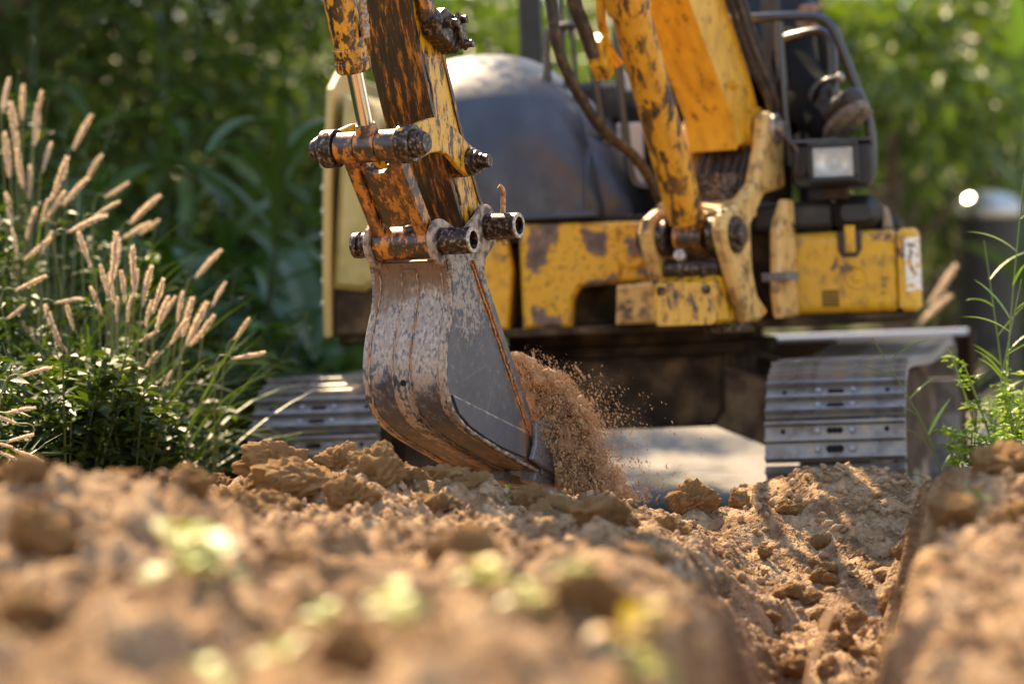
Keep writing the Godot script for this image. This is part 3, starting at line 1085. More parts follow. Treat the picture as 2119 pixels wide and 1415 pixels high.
	obj("corner_bracket", s.done(), M.dark_frame, bl)
	for k in 3:
		s = Shape.new()
		s.lathe(Vector3(0.985, 0.13 + k * 0.065, -1.462), Vector3.BACK, [[0, 0.016], [0.01, 0.016], [0.012, 0.012], [0.012, 0]], 12)
		obj("bracket_bolt", s.done(), M.mud_steel, bl)
	for x in [-0.3, 0.3]:
		s = Shape.new()
		s.prism([[0.34, -0.5], [0.44, -0.5], [0.44, -1.58], [0.32, -1.58]], "x", x - 0.05, x + 0.05, 0.008)
		obj("push_arm", s.done(), M.dark_frame, bl)


func dome(xc: float, hw: float, y0: float, hh: float, zf: float, depth: float, zb: float) -> Array:
	var rows := []
	for j in 30:
		var row := []
		for i in 41:
			var u := -1.0 + 2.0 * i / 40.0
			u = sin(u * PI / 2.0)
			var sh := sqrt(maxf(0.0, 1.0 - pow(absf(u), 2.5)))
			var p: Vector3
			if j < 20:
				var a := PI / 2.0 * j / 19.0
				p = Vector3(xc + hw * u, y0 + hh * sh * pow(sin(a), 0.80), zf - depth * pow(1.0 - cos(a), 0.95) - 0.10 * pow(absf(u), 4.0))
			else:
				var t := (j - 19.0) / 10.0
				p = Vector3(xc + hw * u, y0 + hh * sh * (1.0 - 0.25 * t * t), lerpf(zf - depth - 0.10 * pow(absf(u), 4.0), zb, t))
			row.append(p)
		rows.append(row)
	var last := []
	for p in rows[29]:
		last.append(Vector3(p.x, y0, p.z))
	rows.append(last)
	return rows


func house() -> void:
	var s := Shape.new()
	s.prism([[-0.93, -0.75], [-0.90, 0.70], [-0.84, 0.76], [0.45, 0.745], [0.93, 0.72], [0.97, 0.66], [0.97, -0.4], [0.70, -0.85], [-0.6, -0.95]], "y", 0.688, 0.716, 0.006)
	part("turntable_deck", s, M.dark_frame, fh)
	# hood and the lower shell behind it
	s = Shape.new()
	s.sheet(dome(-0.455, 0.425, 1.075, 0.565, 0.755, 0.55, -0.78))
	var hood := part("engine_hood", s, M.hood, fh)
	# raised seam down the hood's side and a pull handle at its lip
	for u in [-0.90, 0.90]:
		var seam := []
		for j in 20:
			var a := PI / 2.0 * j / 19.0
			seam.append(Vector3(-0.455 + 0.425 * u, 1.075 + 0.565 * sqrt(1.0 - pow(absf(u), 2.5)) * pow(sin(a), 0.80) + 0.002, 0.755 - 0.55 * pow(1.0 - cos(a), 0.95) - 0.10 * pow(absf(u), 4.0) + 0.003))
		s = Shape.new()
		s.tube(seam, 0.006, -1.0, 8)
		obj("hood_seam", s.done(), M.hood, hood)
	s = Shape.new()
	s.tube(smooth([Vector3(-0.50, 1.115, 0.755), Vector3(-0.495, 1.118, 0.785), Vector3(-0.40, 1.118, 0.785), Vector3(-0.395, 1.115, 0.755)], 4), 0.007, -1.0, 8)
	obj("hood_handle", s.done(), M.black_tube, hood)
	s = Shape.new()
	s.sheet(dome(-0.455, 0.52, 1.06, 0.515, 0.60, 0.45, -0.80))
	part("hood_shell", s, M.hood, fh)
	s = Shape.new()
	s.box(Vector3(-0.875, 1.062, 0.30), Vector3(-0.028, 1.083, 0.768), 0.006)
	part("hood_lip", s, M.hood, fh)
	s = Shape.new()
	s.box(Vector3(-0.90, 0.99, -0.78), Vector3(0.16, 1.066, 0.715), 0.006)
	part("hood_gap_shade", s, M.gap_shade_and_cover, fh)  # dark box standing in for the shade in the gap below the hood
	# round corner cover at the engine side, with its flange and rivets
	var lean := Basis(Vector3.BACK, deg_to_rad(-2.6))
	var cv := node("corner_cover", digger, fh * Transform3D(lean, Vector3(-0.92, 0.72, 0.0) - lean * Vector3(-0.92, 0.72, 0.0)))
	s = Shape.new()
	s.prism([[-0.905, 0.872], [-0.80, 0.862], [-0.765, 0.885], [-0.755, 0.93], [-0.748, 1.36], [-0.772, 1.46], [-0.82, 1.50], [-0.868, 1.50]], "z", 0.25, 0.79, 0.02)
	obj("cover_panel", s.done(), M.olive_paint, cv)
	s = Shape.new()
	s.prism([[0.715, 0.785], [0.715, -0.6], [1.40, -0.6], [1.57, -0.2], [1.585, 0.60], [1.52, 0.74], [1.2, 0.80], [0.88, 0.805]], "x", -0.935, -0.908, 0.006)
	obj("cover_flange", s.done(), M.cream_paint, cv)
	s = Shape.new()
	s.box(Vector3(-0.905, 0.716, 0.2), Vector3(-0.77, 0.868, 0.77), 0.012)
	obj("cover_foot", s.done(), M.dark_frame, cv)
	for k in 7:
		s = Shape.new()
		s.lathe(Vector3(-0.934, 0.82 + k * 0.075, 0.772), Vector3(-1, 0, 0.25), [[0, 0.013], [0.006, 0.012], [0.011, 0.007], [0.012, 0]], 12)
		obj("rivet", s.done(), M.blade_edge, cv)
	# front panels under the hood
	s = Shape.new()
	s.prism([[-0.745, 0.716], [-0.335, 0.716], [-0.312, 0.90], [-0.325, 1.0], [-0.745, 1.0]], "z", 0.60, 0.752, 0.008)
	part("front_panel", s, M.yellow_paint, fh)
	s = Shape.new()
	s.prism([[-0.285, 0.716], [-0.128, 0.716], [-0.120, 0.80], [-0.095, 0.842], [0.02, 0.848], [0.125, 0.850], [0.142, 0.915], [0.135, 1.03], [0.11, 1.044], [-0.285, 1.050]], "z", 0.66, 0.760, 0.012)
	part("front_panel", s, M.chipped_paint, fh)
	s = Shape.new()
	s.prism([[-0.01, 0.86], [0.035, 0.86], [0.035, 1.03], [-0.01, 1.03]], "z", 0.761, 0.772, 0.004)
	part("panel_rib", s, M.chipped_paint, fh)
	s = Shape.new()
	s.lathe(Vector3(0.075, 0.945, 0.757), Vector3.BACK, [[0, 0.05], [0.012, 0.05], [0.016, 0.044], [0.016, 0.02], [0.024, 0.018], [0.026, 0.0]], 24)
	part("panel_boss", s, M.chipped_paint, fh)
	s = Shape.new()
	s.box(Vector3(-0.70, 0.717, -0.5), Vector3(0.52, 0.985, 0.598))
	part("inner_frame", s, M.dark_frame, fh)
	s = Shape.new()
	s.prism([[0.022, 0.718], [0.182, 0.718], [0.190, 0.868], [0.15, 0.850], [0.03, 0.842]], "z", 0.62, 0.83, 0.01)
	part("post_bracket", s, M.pale_paint, fh)
	# box covers in front of the operator's floor
	s = Shape.new()
	s.slab(Vector3(0.525, 0.722, 0.10), Vector3(0.913, 0.982, 0.755), "x", 0.035, 0.012, 6)
	var fc := part("front_cover", s, M.yellow_paint, fh)
	s = Shape.new()
	s.lathe(Vector3(0.787, 0.835, 0.750), Vector3.BACK, [[0, 0.036], [0.008, 0.036], [0.010, 0.033], [0.006, 0.024], [0.006, 0.016], [0.014, 0.013], [0.016, 0.0]], 24)
	obj("cover_boss", s.done(), M.yellow_paint, fc)
	for k in 6:
		s = Shape.new()
		s.box(Vector3(0.674, 0.748 + k * 0.009, 0.753), Vector3(0.728, 0.753 + k * 0.009, 0.759), 0.001)
		obj("vent_slat", s.done(), M.hole_dark, fc)
	s = Shape.new()
	s.prism([[0.742, 0.90], [0.790, 0.90], [0.806, 0.925], [0.806, 0.985], [0.73, 0.985], [0.73, 0.925]], "z", 0.745, 0.762, 0.004)
	obj("latch_recess", s.done(), M.black_plastic, fc)
	s = Shape.new()
	s.box(Vector3(0.753, 0.915, 0.76), Vector3(0.786, 1.0, 0.775), 0.004)
	obj("latch_tab", s.done(), M.yellow_paint, fc)
	# corner cover with rounded plan and a worn sticker
	s = Shape.new()
	var poly := [[0.9165, 0.755]]
	for k in 7:
		var a := PI / 2.0 * k / 6.0
		poly.append([0.935 + 0.052 * sin(a), 0.703 + 0.052 * cos(a)])
	poly.append_array([[0.988, 0.0], [0.9165, 0.0]])
	s.prism(poly, "y", 0.722, 0.984, 0.014)
	var cc := part("corner_box", s, M.yellow_paint, fh)
	s = Shape.new()
	var rows := []
	for yy in [0.785, 0.955]:
		var row := []
		for k in 6:
			var a := PI / 2.0 * (k + 0.3) / 6.0
			row.append(Vector3(0.935 + 0.0535 * sin(a), yy, 0.703 + 0.0535 * cos(a)))
		rows.append(row)
	s.sheet(rows)
	obj("sticker", s.done(), M.worn_sticker, cc)
	s = Shape.new()
	s.box(Vector3(0.53, 0.70, 0.12), Vector3(0.96, 0.721, 0.735), 0.004)
	part("cover_skirt", s, M.dark_frame, fh)
	# black rubber floor nose with its rounded end
	s = Shape.new()
	s.slab(Vector3(0.46, 0.984, -0.3), Vector3(0.72, 1.085, 0.70), "x", 0.03, 0.012)
	part("floor_nose", s, M.black_plastic, fh)
	s = Shape.new()
	s.slab(Vector3(0.715, 0.986, -0.3), Vector3(0.868, 1.095, 0.725), "z", 0.045, 0.03, 7)
	part("floor_nose", s, M.black_plastic, fh)
	s = Shape.new()
	s.prism([[0.872, 0.986], [0.905, 0.986], [0.892, 1.05], [0.876, 1.062]], "z", 0.40, 0.68, 0.005)
	part("floor_end_plate", s, M.mud_steel, fh)
	s = Shape.new()
	s.box(Vector3(0.16, 0.986, -0.75), Vector3(0.93, 1.02, 0.40), 0.006)
	part("operator_floor", s, M.black_plastic, fh)


func cab() -> void:
	var s: Shape
	# seat and its consoles
	var seat := node("seat", digger, fh)
	s = Shape.new()
	s.slab(Vector3(0.23, 1.20, -0.42), Vector3(0.59, 1.33, 0.04), "x", 0.05, 0.03)
	obj("seat_cushion", s.done(), M.black_plastic, seat)
	s = Shape.new()
	s.slab(Vector3(0.23, 1.30, -0.56), Vector3(0.59, 1.88, -0.44), "x", 0.05, 0.03)
	obj("seat_back", s.done(), M.black_plastic, seat)
	s = Shape.new()
	s.box(Vector3(0.27, 1.02, -0.40), Vector3(0.55, 1.20, -0.02), 0.01)
	obj("seat_base", s.done(), M.dark_frame, seat)
	for x in [0.10, 0.60]:
		s = Shape.new()
		s.slab(Vector3(x, 1.02, -0.40), Vector3(x + 0.12, 1.44, 0.10), "x", 0.06, 0.02)
		var con := part("lever_console", s, M.black_plastic, fh)
		s = Shape.new()
		s.tube(smooth([Vector3(x + 0.06, 1.43, 0.02), Vector3(x + 0.06, 1.58, 0.05), Vector3(x + 0.055, 1.68, 0.08)], 4), 0.012)
		s.lathe(Vector3(x + 0.055, 1.66, 0.075), Vector3(0, 1, 0.2), [[0, 0.012], [0.02, 0.024], [0.09, 0.026], [0.11, 0.016], [0.112, 0.0]], 14)
		obj("control_lever", s.done(), M.black_tube, con)
	# roll bar behind the seat, rising out of the picture
	var bar := node("roll_bar", digger, fh)
	for post in [[-0.43, -0.35, M.black_plastic], [0.56, 0.63, M.black_plastic]]:
		s = Shape.new()
		s.box(Vector3(post[0], 1.0, -0.60), Vector3(post[1], 2.43, -0.53), 0.01)
		obj("bar_post", s.done(), post[2], bar)
	s = Shape.new()
	s.box(Vector3(-0.43, 2.432, -0.60), Vector3(0.63, 2.50, -0.53), 0.01)
	obj("bar_top", s.done(), M.black_plastic, bar)
	# guard hoop on the operator's open side
	var hoop := node("guard_hoop", digger, fh)
	s = Shape.new()
	s.tube(smooth([Vector3(0.36, 1.676, 0.66), Vector3(0.52, 1.676, 0.69), Vector3(0.66, 1.672, 0.70), Vector3(0.712, 1.660, 0.70), Vector3(0.742, 1.628, 0.70), Vector3(0.768, 1.565, 0.70), Vector3(0.805, 1.455, 0.70), Vector3(0.842, 1.34, 0.70), Vector3(0.851, 1.24, 0.70), Vector3(0.846, 1.15, 0.70)], 4), 0.0155, -1.0, 14)
	obj("outer_bar", s.done(), M.black_tube, hoop)
	s = Shape.new()
	s.tube(smooth([Vector3(0.56, 1.600, 0.56), Vector3(0.60, 1.618, 0.58), Vector3(0.69, 1.628, 0.62), Vector3(0.722, 1.612, 0.63), Vector3(0.737, 1.57, 0.64), Vector3(0.737, 1.48, 0.65), Vector3(0.735, 1.35, 0.66), Vector3(0.735, 1.20, 0.67)], 4), 0.0145, -1.0, 14)
	obj("inner_bar", s.done(), M.black_tube, hoop)
	s = Shape.new()
	s.tube(smooth([Vector3(0.569, 1.67, 0.69), Vector3(0.572, 1.55, 0.69), Vector3(0.579, 1.40, 0.69), Vector3(0.592, 1.20, 0.69)], 4), 0.0145, -1.0, 12)
	obj("upright_bar", s.done(), M.black_tube, hoop)
	s = Shape.new()
	s.box(Vector3(0.50, 1.50, 0.30), Vector3(0.56, 1.80, 0.36), 0.008)
	obj("rear_bar", s.done(), M.black_plastic, hoop)
	# pedal lever with a round knob
	s = Shape.new()
	s.tube(smooth([Vector3(0.665, 1.38, 0.60), Vector3(0.682, 1.435, 0.66), Vector3(0.707, 1.460, 0.70), Vector3(0.752, 1.470, 0.71)], 4), 0.010, -1.0, 10)
	var ped := part("foot_lever", s, M.black_tube, fh)
	s = Shape.new()
	s.lathe(Vector3(0.748, 1.469, 0.71), Vector3(1, 0.2, 0), [[0, 0], [0.002, 0.012], [0.012, 0.017], [0.024, 0.012], [0.028, 0.0]], 14)
	obj("lever_knob", s.done(), M.worn_steel, ped)
	# foot rest and work lamp
	s = Shape.new()
	s.slab(Vector3(0.595, 1.125, 0.42), Vector3(0.852, 1.262, 0.775), "z", 0.03, 0.008)
	part("foot_rest", s, M.black_plastic, fh)
	s = Shape.new()
	s.box(Vector3(0.60, 1.264, 0.35), Vector3(0.845, 1.276, 0.80), 0.003)
	part("foot_plate", s, M.black_tube, fh)
	s = Shape.new()
	s.box(Vector3(0.69, 1.085, 0.55), Vector3(0.77, 1.124, 0.74), 0.006)
	part("foot_rest_stalk", s, M.dark_frame, fh)
	var lamp := node("work_lamp", digger, fh)
	s = Shape.new()
	# open housing: back and four walls
	s.box(Vector3(0.652, 1.138, 0.78), Vector3(0.808, 1.262, 0.80), 0.006)
	for w in [[0.652, 1.138, 0.808, 1.153], [0.652, 1.247, 0.808, 1.262], [0.652, 1.1535, 0.667, 1.2465], [0.793, 1.1535, 0.808, 1.2465]]:
		s.box(Vector3(w[0], w[1], 0.8005), Vector3(w[2], w[3], 0.872), 0.004)
	obj("lamp_housing", s.done(), M.black_plastic, lamp)
	s = Shape.new()
	var rows := []
	for j in 9:
		var row := []
		for i in 11:
			var u := -1.0 + i / 5.0
			var v := -1.0 + j / 4.0
			row.append(Vector3(0.73 + u * 0.062, 1.20 + v * 0.046, 0.806 + 0.045 * (u * u * 0.6 + v * v * 0.4)))
		rows.append(row)
	s.sheet(rows)
	obj("lamp_reflector", s.done(), M.lamp_mirror, lamp)
	s = Shape.new()
	s.lathe(Vector3(0.73, 1.20, 0.808), Vector3.BACK, [[0, 0.012], [0.025, 0.010], [0.03, 0.0]], 12)
	obj("lamp_bulb", s.done(), M.white_plate, lamp)
	s = Shape.new()
	s.box(Vector3(0.668, 1.1545, 0.862), Vector3(0.792, 1.2455, 0.866), 0.001)
	obj("lamp_lens", s.done(), M.lamp_glass, lamp)
	s = Shape.new()
	s.tube(smooth([Vector3(0.655, 1.18, 0.79), Vector3(0.61, 1.16, 0.83), Vector3(0.62, 1.24, 0.84), Vector3(0.56, 1.30, 0.80), Vector3(0.50, 1.33, 0.72)], 5), 0.006, -1.0, 8)
	obj("lamp_cable", s.done(), M.rubber, lamp)
	# chrome grab hoop and control frames behind the hood
	var grab := node("grab_frame", digger, fh)
	s = Shape.new()
	s.tube(smooth([Vector3(-0.215, 1.40, 0.40), Vector3(-0.215, 1.62, 0.40), Vector3(-0.205, 1.69, 0.40), Vector3(-0.17, 1.705, 0.40), Vector3(-0.115, 1.708, 0.40), Vector3(-0.085, 1.685, 0.40), Vector3(-0.068, 1.60, 0.40), Vector3(-0.05, 1.48, 0.40), Vector3(-0.03, 1.3, 0.40)], 4), 0.014, -1.0, 12)
	obj("hoop_tube", s.done(), M.black_tube, grab)
	s = Shape.new()
	s.tube(smooth([Vector3(0.022, 1.90, 0.42), Vector3(0.028, 1.56, 0.42), Vector3(0.040, 1.32, 0.42), Vector3(0.052, 1.20, 0.42), Vector3(0.075, 1.165, 0.42), Vector3(0.14, 1.155, 0.42)], 5), 0.0145, -1.0, 12)
	obj("corner_tube", s.done(), M.black_tube, grab)
	for x in [-0.16, -0.125]:
		s = Shape.new()
		s.tube([Vector3(x, 1.35, 0.30), Vector3(x - 0.012, 1.66, 0.30), Vector3(x - 0.02, 1.9, 0.29)], 0.009)
		obj("thin_lever", s.done(), M.black_tube, grab)
	s = Shape.new()
	s.box(Vector3(-0.02, 1.50, 0.05), Vector3(0.08, 1.56, 0.07), 0.004)
	obj("name_plate", s.done(), M.white_plate, grab)
	s = Shape.new()
	s.box(Vector3(0.0, 1.16, 0.28), Vector3(0.085, 1.38, 0.31), 0.006)
	obj("pale_panel", s.done(), M.white_plate, grab)
	s = Shape.new()
	s.box(Vector3(-0.26, 1.40, -0.2), Vector3(0.20, 1.55, -0.10), 0.02)
	obj("dash_box", s.done(), M.black_plastic, grab)
	s = Shape.new()
	s.box(Vector3(0.02, 1.02, -0.1), Vector3(0.30, 1.46, 0.18), 0.02)
	part("valve_cover", s, M.gap_shade_and_cover, fh)


func swing_post() -> void:
	var post := node("swing_post", digger, fb)
	var s: Shape
	for x in [-1.0, 1.0]:
		s = Shape.new()
		# upper fork arm that carries the boom foot and sweeps down to the cylinder foot
		s.prism([[1.362, -0.30], [1.372, -0.36], [1.34, -0.43], [1.30, -0.445], [1.13, -0.445], [1.11, -0.27], [1.01, -0.14], [0.875, -0.14], [0.80, -0.17], [0.74, -0.26], [0.715, -0.20], [0.715, -0.09], [0.815, -0.01], [0.90, 0.035], [0.95, 0.065], [1.0, 0.085], [1.045, 0.06], [1.06, 0.02], [1.10, -0.09], [1.15, -0.20], [1.26, -0.265]], "x", minf(x * 0.10, x * 0.145), maxf(x * 0.10, x * 0.145), 0.012)
		obj("fork_arm", s.done(), M.pale_paint, post)
		s = Shape.new()
		s.lathe(Vector3(x * 0.07, 0.985, -0.005), Vector3(x, 0, 0), [[0, 0.0], [0, 0.058], [0.085, 0.058], [0.09, 0.054], [0.09, 0.036], [0.105, 0.034], [0.108, 0.0]], 24)
		obj("cylinder_pin_boss", s.done(), M.greasy_steel, post)
		s = Shape.new()
		s.lathe(Vector3(x * 0.095, 1.315, -0.37), Vector3(x, 0, 0), [[0, 0.0], [0, 0.05], [0.06, 0.05], [0.064, 0.046], [0.064, 0.028], [0.085, 0.026], [0.088, 0.0]], 20)
		obj("boom_pin", s.done(), M.worn_steel, post)
	s = Shape.new()
	s.prism([[1.08, -0.30], [1.10, -0.22], [1.07, -0.05], [1.055, -0.02], [1.03, -0.02], [1.04, -0.12], [1.04, -0.30]], "x", -0.10, 0.10, 0.004)
	obj("fork_web", s.done(), M.pale_paint, post)
	s = Shape.new()
	s.prism([[0.715, -0.22], [0.715, 0.085], [0.845, 0.07], [0.862, 0.03], [0.87, -0.22]], "x", -0.102, 0.102, 0.012)
	obj("post_base", s.done(), M.oily_yellow, post)
	for x in [-0.075, 0.075]:
		s = Shape.new()
		s.lathe(Vector3(x, 0.822, 0.07), Vector3.BACK, [[0, 0.016], [0.012, 0.015], [0.014, 0.0]], 6)
		obj("base_bolt", s.done(), M.greasy_steel, post)
	s = Shape.new()
	s.lathe(Vector3(-0.09, 0.885, -0.02), Vector3.RIGHT, [[0, 0], [0, 0.035], [0.18, 0.035], [0.18, 0]], 18)
	obj("lower_shaft", s.done(), M.greasy_steel, post)
	s = Shape.new()
	s.lathe(Vector3(0, 0.68, -0.26), Vector3.UP, [[0, 0.0], [0, 0.085], [0.50, 0.085], [0.50, 0.0]], 24)
	obj("king_post", s.done(), M.greasy_steel, post)
	# stop lug that sticks out beside the box cover
	s = Shape.new()
	s.box(Vector3(0.145, 0.835, -0.30), Vector3(0.235, 0.862, -0.20), 0.004)
	obj("stop_lug", s.done(), M.cutter_steel, post)
	s = Shape.new()
	s.prism([[0.72, -0.36], [0.72, -0.22], [0.80, -0.20], [0.99, -0.22], [1.09, -0.30], [1.09, -0.36]], "x", 0.17, 0.205, 0.008)
	obj("side_bracket", s.done(), M.pale_paint, post)
	# pale hose ends crowded behind the cylinder
	for k in 6:
		s = Shape.new()
		var x := -0.07 + k * 0.028
		s.tube(smooth([Vector3(x, 1.04, -0.25), Vector3(x + 0.01, 1.12, -0.22), Vector3(x + 0.005, 1.20, -0.26), Vector3(x, 1.27, -0.33)], 3), 0.011, -1.0, 8)
		obj("hose_end", s.done(), M.rubber, post)


func boom() -> void:
	var s := Shape.new()
	var bm := node("boom", digger, fb)
	# lower run: underside plate and side plates
	var under := [[1.262, -0.215], [1.36, -0.19], [1.70, 0.103], [2.05, 0.42], [2.45, 0.95], [2.55, 1.45]]
	var upper := [[1.30, -0.42], [1.401, -0.37], [1.51, -0.305], [1.716, -0.135], [2.15, 0.22], [2.62, 0.85], [2.78, 1.45]]
	var poly := []
	for p in under:
		poly.append(p)
	for k in upper.size():
		poly.append(upper[upper.size() - 1 - k])
	for x in [-1.0, 1.0]:
		s = Shape.new()
		s.prism(poly, "x", minf(x * 0.066, x * 0.075), maxf(x * 0.066, x * 0.075), 0.002)
		obj("side_plate", s.done(), M.boom_paint, bm)
	for strip in [under, upper]:
		s = Shape.new()
		var outer := []
		var inner := []
		for p in strip:
			outer.append([Vector3(-0.080, p[0], p[1]), Vector3(0.080, p[0], p[1])])
		s.sheet(outer)
		var dy := -0.010 if strip == under else 0.010
		for p in strip:
			inner.append([Vector3(-0.080, p[0] + dy, p[1] - dy), Vector3(0.080, p[0] + dy, p[1] - dy)])
		s.sheet(inner)
		for e in [0, 1]:
			var rim := []
			for k in strip.size():
				rim.append([outer[k][e], inner[k][e]])
			s.sheet(rim)
		obj("flange_plate", s.done(), M.boom_paint, bm)
	s = Shape.new()
	s.lathe(Vector3(-0.092, 1.315, -0.37), Vector3.RIGHT, [[0, 0.0], [0, 0.075], [0.184, 0.075], [0.184, 0.0]], 24)
	obj("boom_foot", s.done(), M.oily_yellow, bm)
	s = Shape.new()
	s.lathe(Vector3(0.075, 1.455, -0.20), Vector3.RIGHT, [[0, 0.014], [0.02, 0.014], [0.022, 0.009], [0.03, 0.008], [0.03, 0.0]], 12)
	obj("hose_clamp_stud", s.done(), M.boom_paint, bm)
	# upper end with the stick pivot, above the picture
	s = Shape.new()
	s.lathe(Vector3(-0.11, 2.66, 1.50), Vector3.RIGHT, [[0, 0.0], [0, 0.09], [0.22, 0.09], [0.22, 0.0]], 24)
	obj("stick_pivot", s.done(), M.oily_yellow, bm)
	# lifting cylinder in front of the boom
	var cyl := node("boom_cylinder", digger, fb)
	var foot := Vector3(0, 0.985, -0.005)
	var top := Vector3(0, 1.689, 0.397)
	var ax := (top - foot).normalized()
	s = Shape.new()
	s.lathe(foot + ax * 0.06, ax, [[0, 0.0], [0, 0.05], [0.006, 0.058], [0.715, 0.058], [0.72, 0.066], [0.80, 0.066], [0.805, 0.06], [0.805, 0.0]], 32)
	obj("barrel", s.done(), M.scratched_paint, cyl)
	s = Shape.new()
	s.rod(foot + ax * 0.86, foot + ax * 1.35, 0.032, 20)
	obj("piston_rod", s.done(), M.chrome, cyl)
	s = Shape.new()
	s.lathe(foot + Vector3(-0.045, 0, 0), Vector3.RIGHT, [[0, 0.0], [0, 0.048], [0.09, 0.048], [0.09, 0.0]], 24)
	s.box(foot + Vector3(-0.03, 0.01, -0.035), foot + Vector3(0.03, 0.08, 0.05), 0.008)
	obj("cylinder_eye", s.done(), M.oily_link, cyl)
	s = Shape.new()
	s.lathe(foot + Vector3(0.0, -0.06, 0.085), Vector3(0.2, 0.2, 1), [[0, 0.018], [0.03, 0.018], [0.032, 0.010], [0.032, 0.0]], 12)
	obj("grease_fitting", s.done(), M.worn_steel, cyl)
	s = Shape.new()
	var side_ax := Vector3(-0.072, 0, 0.02)
	s.tube(smooth([foot + ax * 0.84 + side_ax, foot + ax * 0.74 + side_ax * 1.25, foot + ax * 0.66 + side_ax * 1.3, foot + ax * 0.60 + side_ax * 1.0], 4), 0.016, 0.013, 10)
	obj("port_pipe", s.done(), M.boom_paint, cyl)
	s = Shape.new()
	s.prism([[1.49, 0.33], [1.55, 0.36], [1.60, 0.39], [1.57, 0.43], [1.50, 0.40], [1.46, 0.36]], "x", -0.135, -0.075, 0.006)
	obj("port_bracket", s.done(), M.oily_yellow, cyl)
	# hoses
	s = Shape.new()
	s.tube(smooth([Vector3(-0.16, 1.95, 0.60), Vector3(-0.16, 1.69, 0.583), Vector3(-0.16, 1.509, 0.521), Vector3(-0.16, 1.329, 0.289), Vector3(-0.16, 1.245, 0.053), Vector3(-0.16, 1.157, -0.083), Vector3(-0.155, 1.066, -0.167), Vector3(-0.14, 1.02, -0.19)], 6), 0.0165, -1.0, 14)
	var hose := part("hydraulic_hose", s, M.rubber, fb)
	s = Shape.new()
	s.lathe(Vector3(-0.158, 1.09, -0.145), Vector3(0.1, -0.6, -0.5), [[0, 0.0], [0, 0.021], [0.05, 0.021], [0.055, 0.026], [0.08, 0.026], [0.08, 0.0]], 8)
	obj("hose_fitting", s.done(), M.greasy_steel, hose)
	s = Shape.new()
	s.tube(smooth([Vector3(-0.125, 1.95, 0.62), Vector3(-0.12, 1.72, 0.53), Vector3(-0.115, 1.60, 0.45), Vector3(-0.11, 1.53, 0.41)], 6), 0.022, -1.0, 14)
	part("hydraulic_hose", s, M.rubber, fb)
	for k in 4:
		s = Shape.new()
		var o := Vector3(0.0, 0.0, -0.022 * k)
		var x := 0.094 + 0.016 * (k % 2)
		s.tube(smooth([Vector3(x, 2.0, 0.06) + o, Vector3(x, 1.72, -0.165) + o, Vector3(x, 1.58, -0.275) + o, Vector3(x + 0.01, 1.48, -0.355) + o, Vector3(x + 0.02, 1.40, -0.415) + o, Vector3(x, 1.30, -0.46) + o], 5), 0.0125, -1.0, 10)
		part("boom_hose", s, M.rubber, fb)


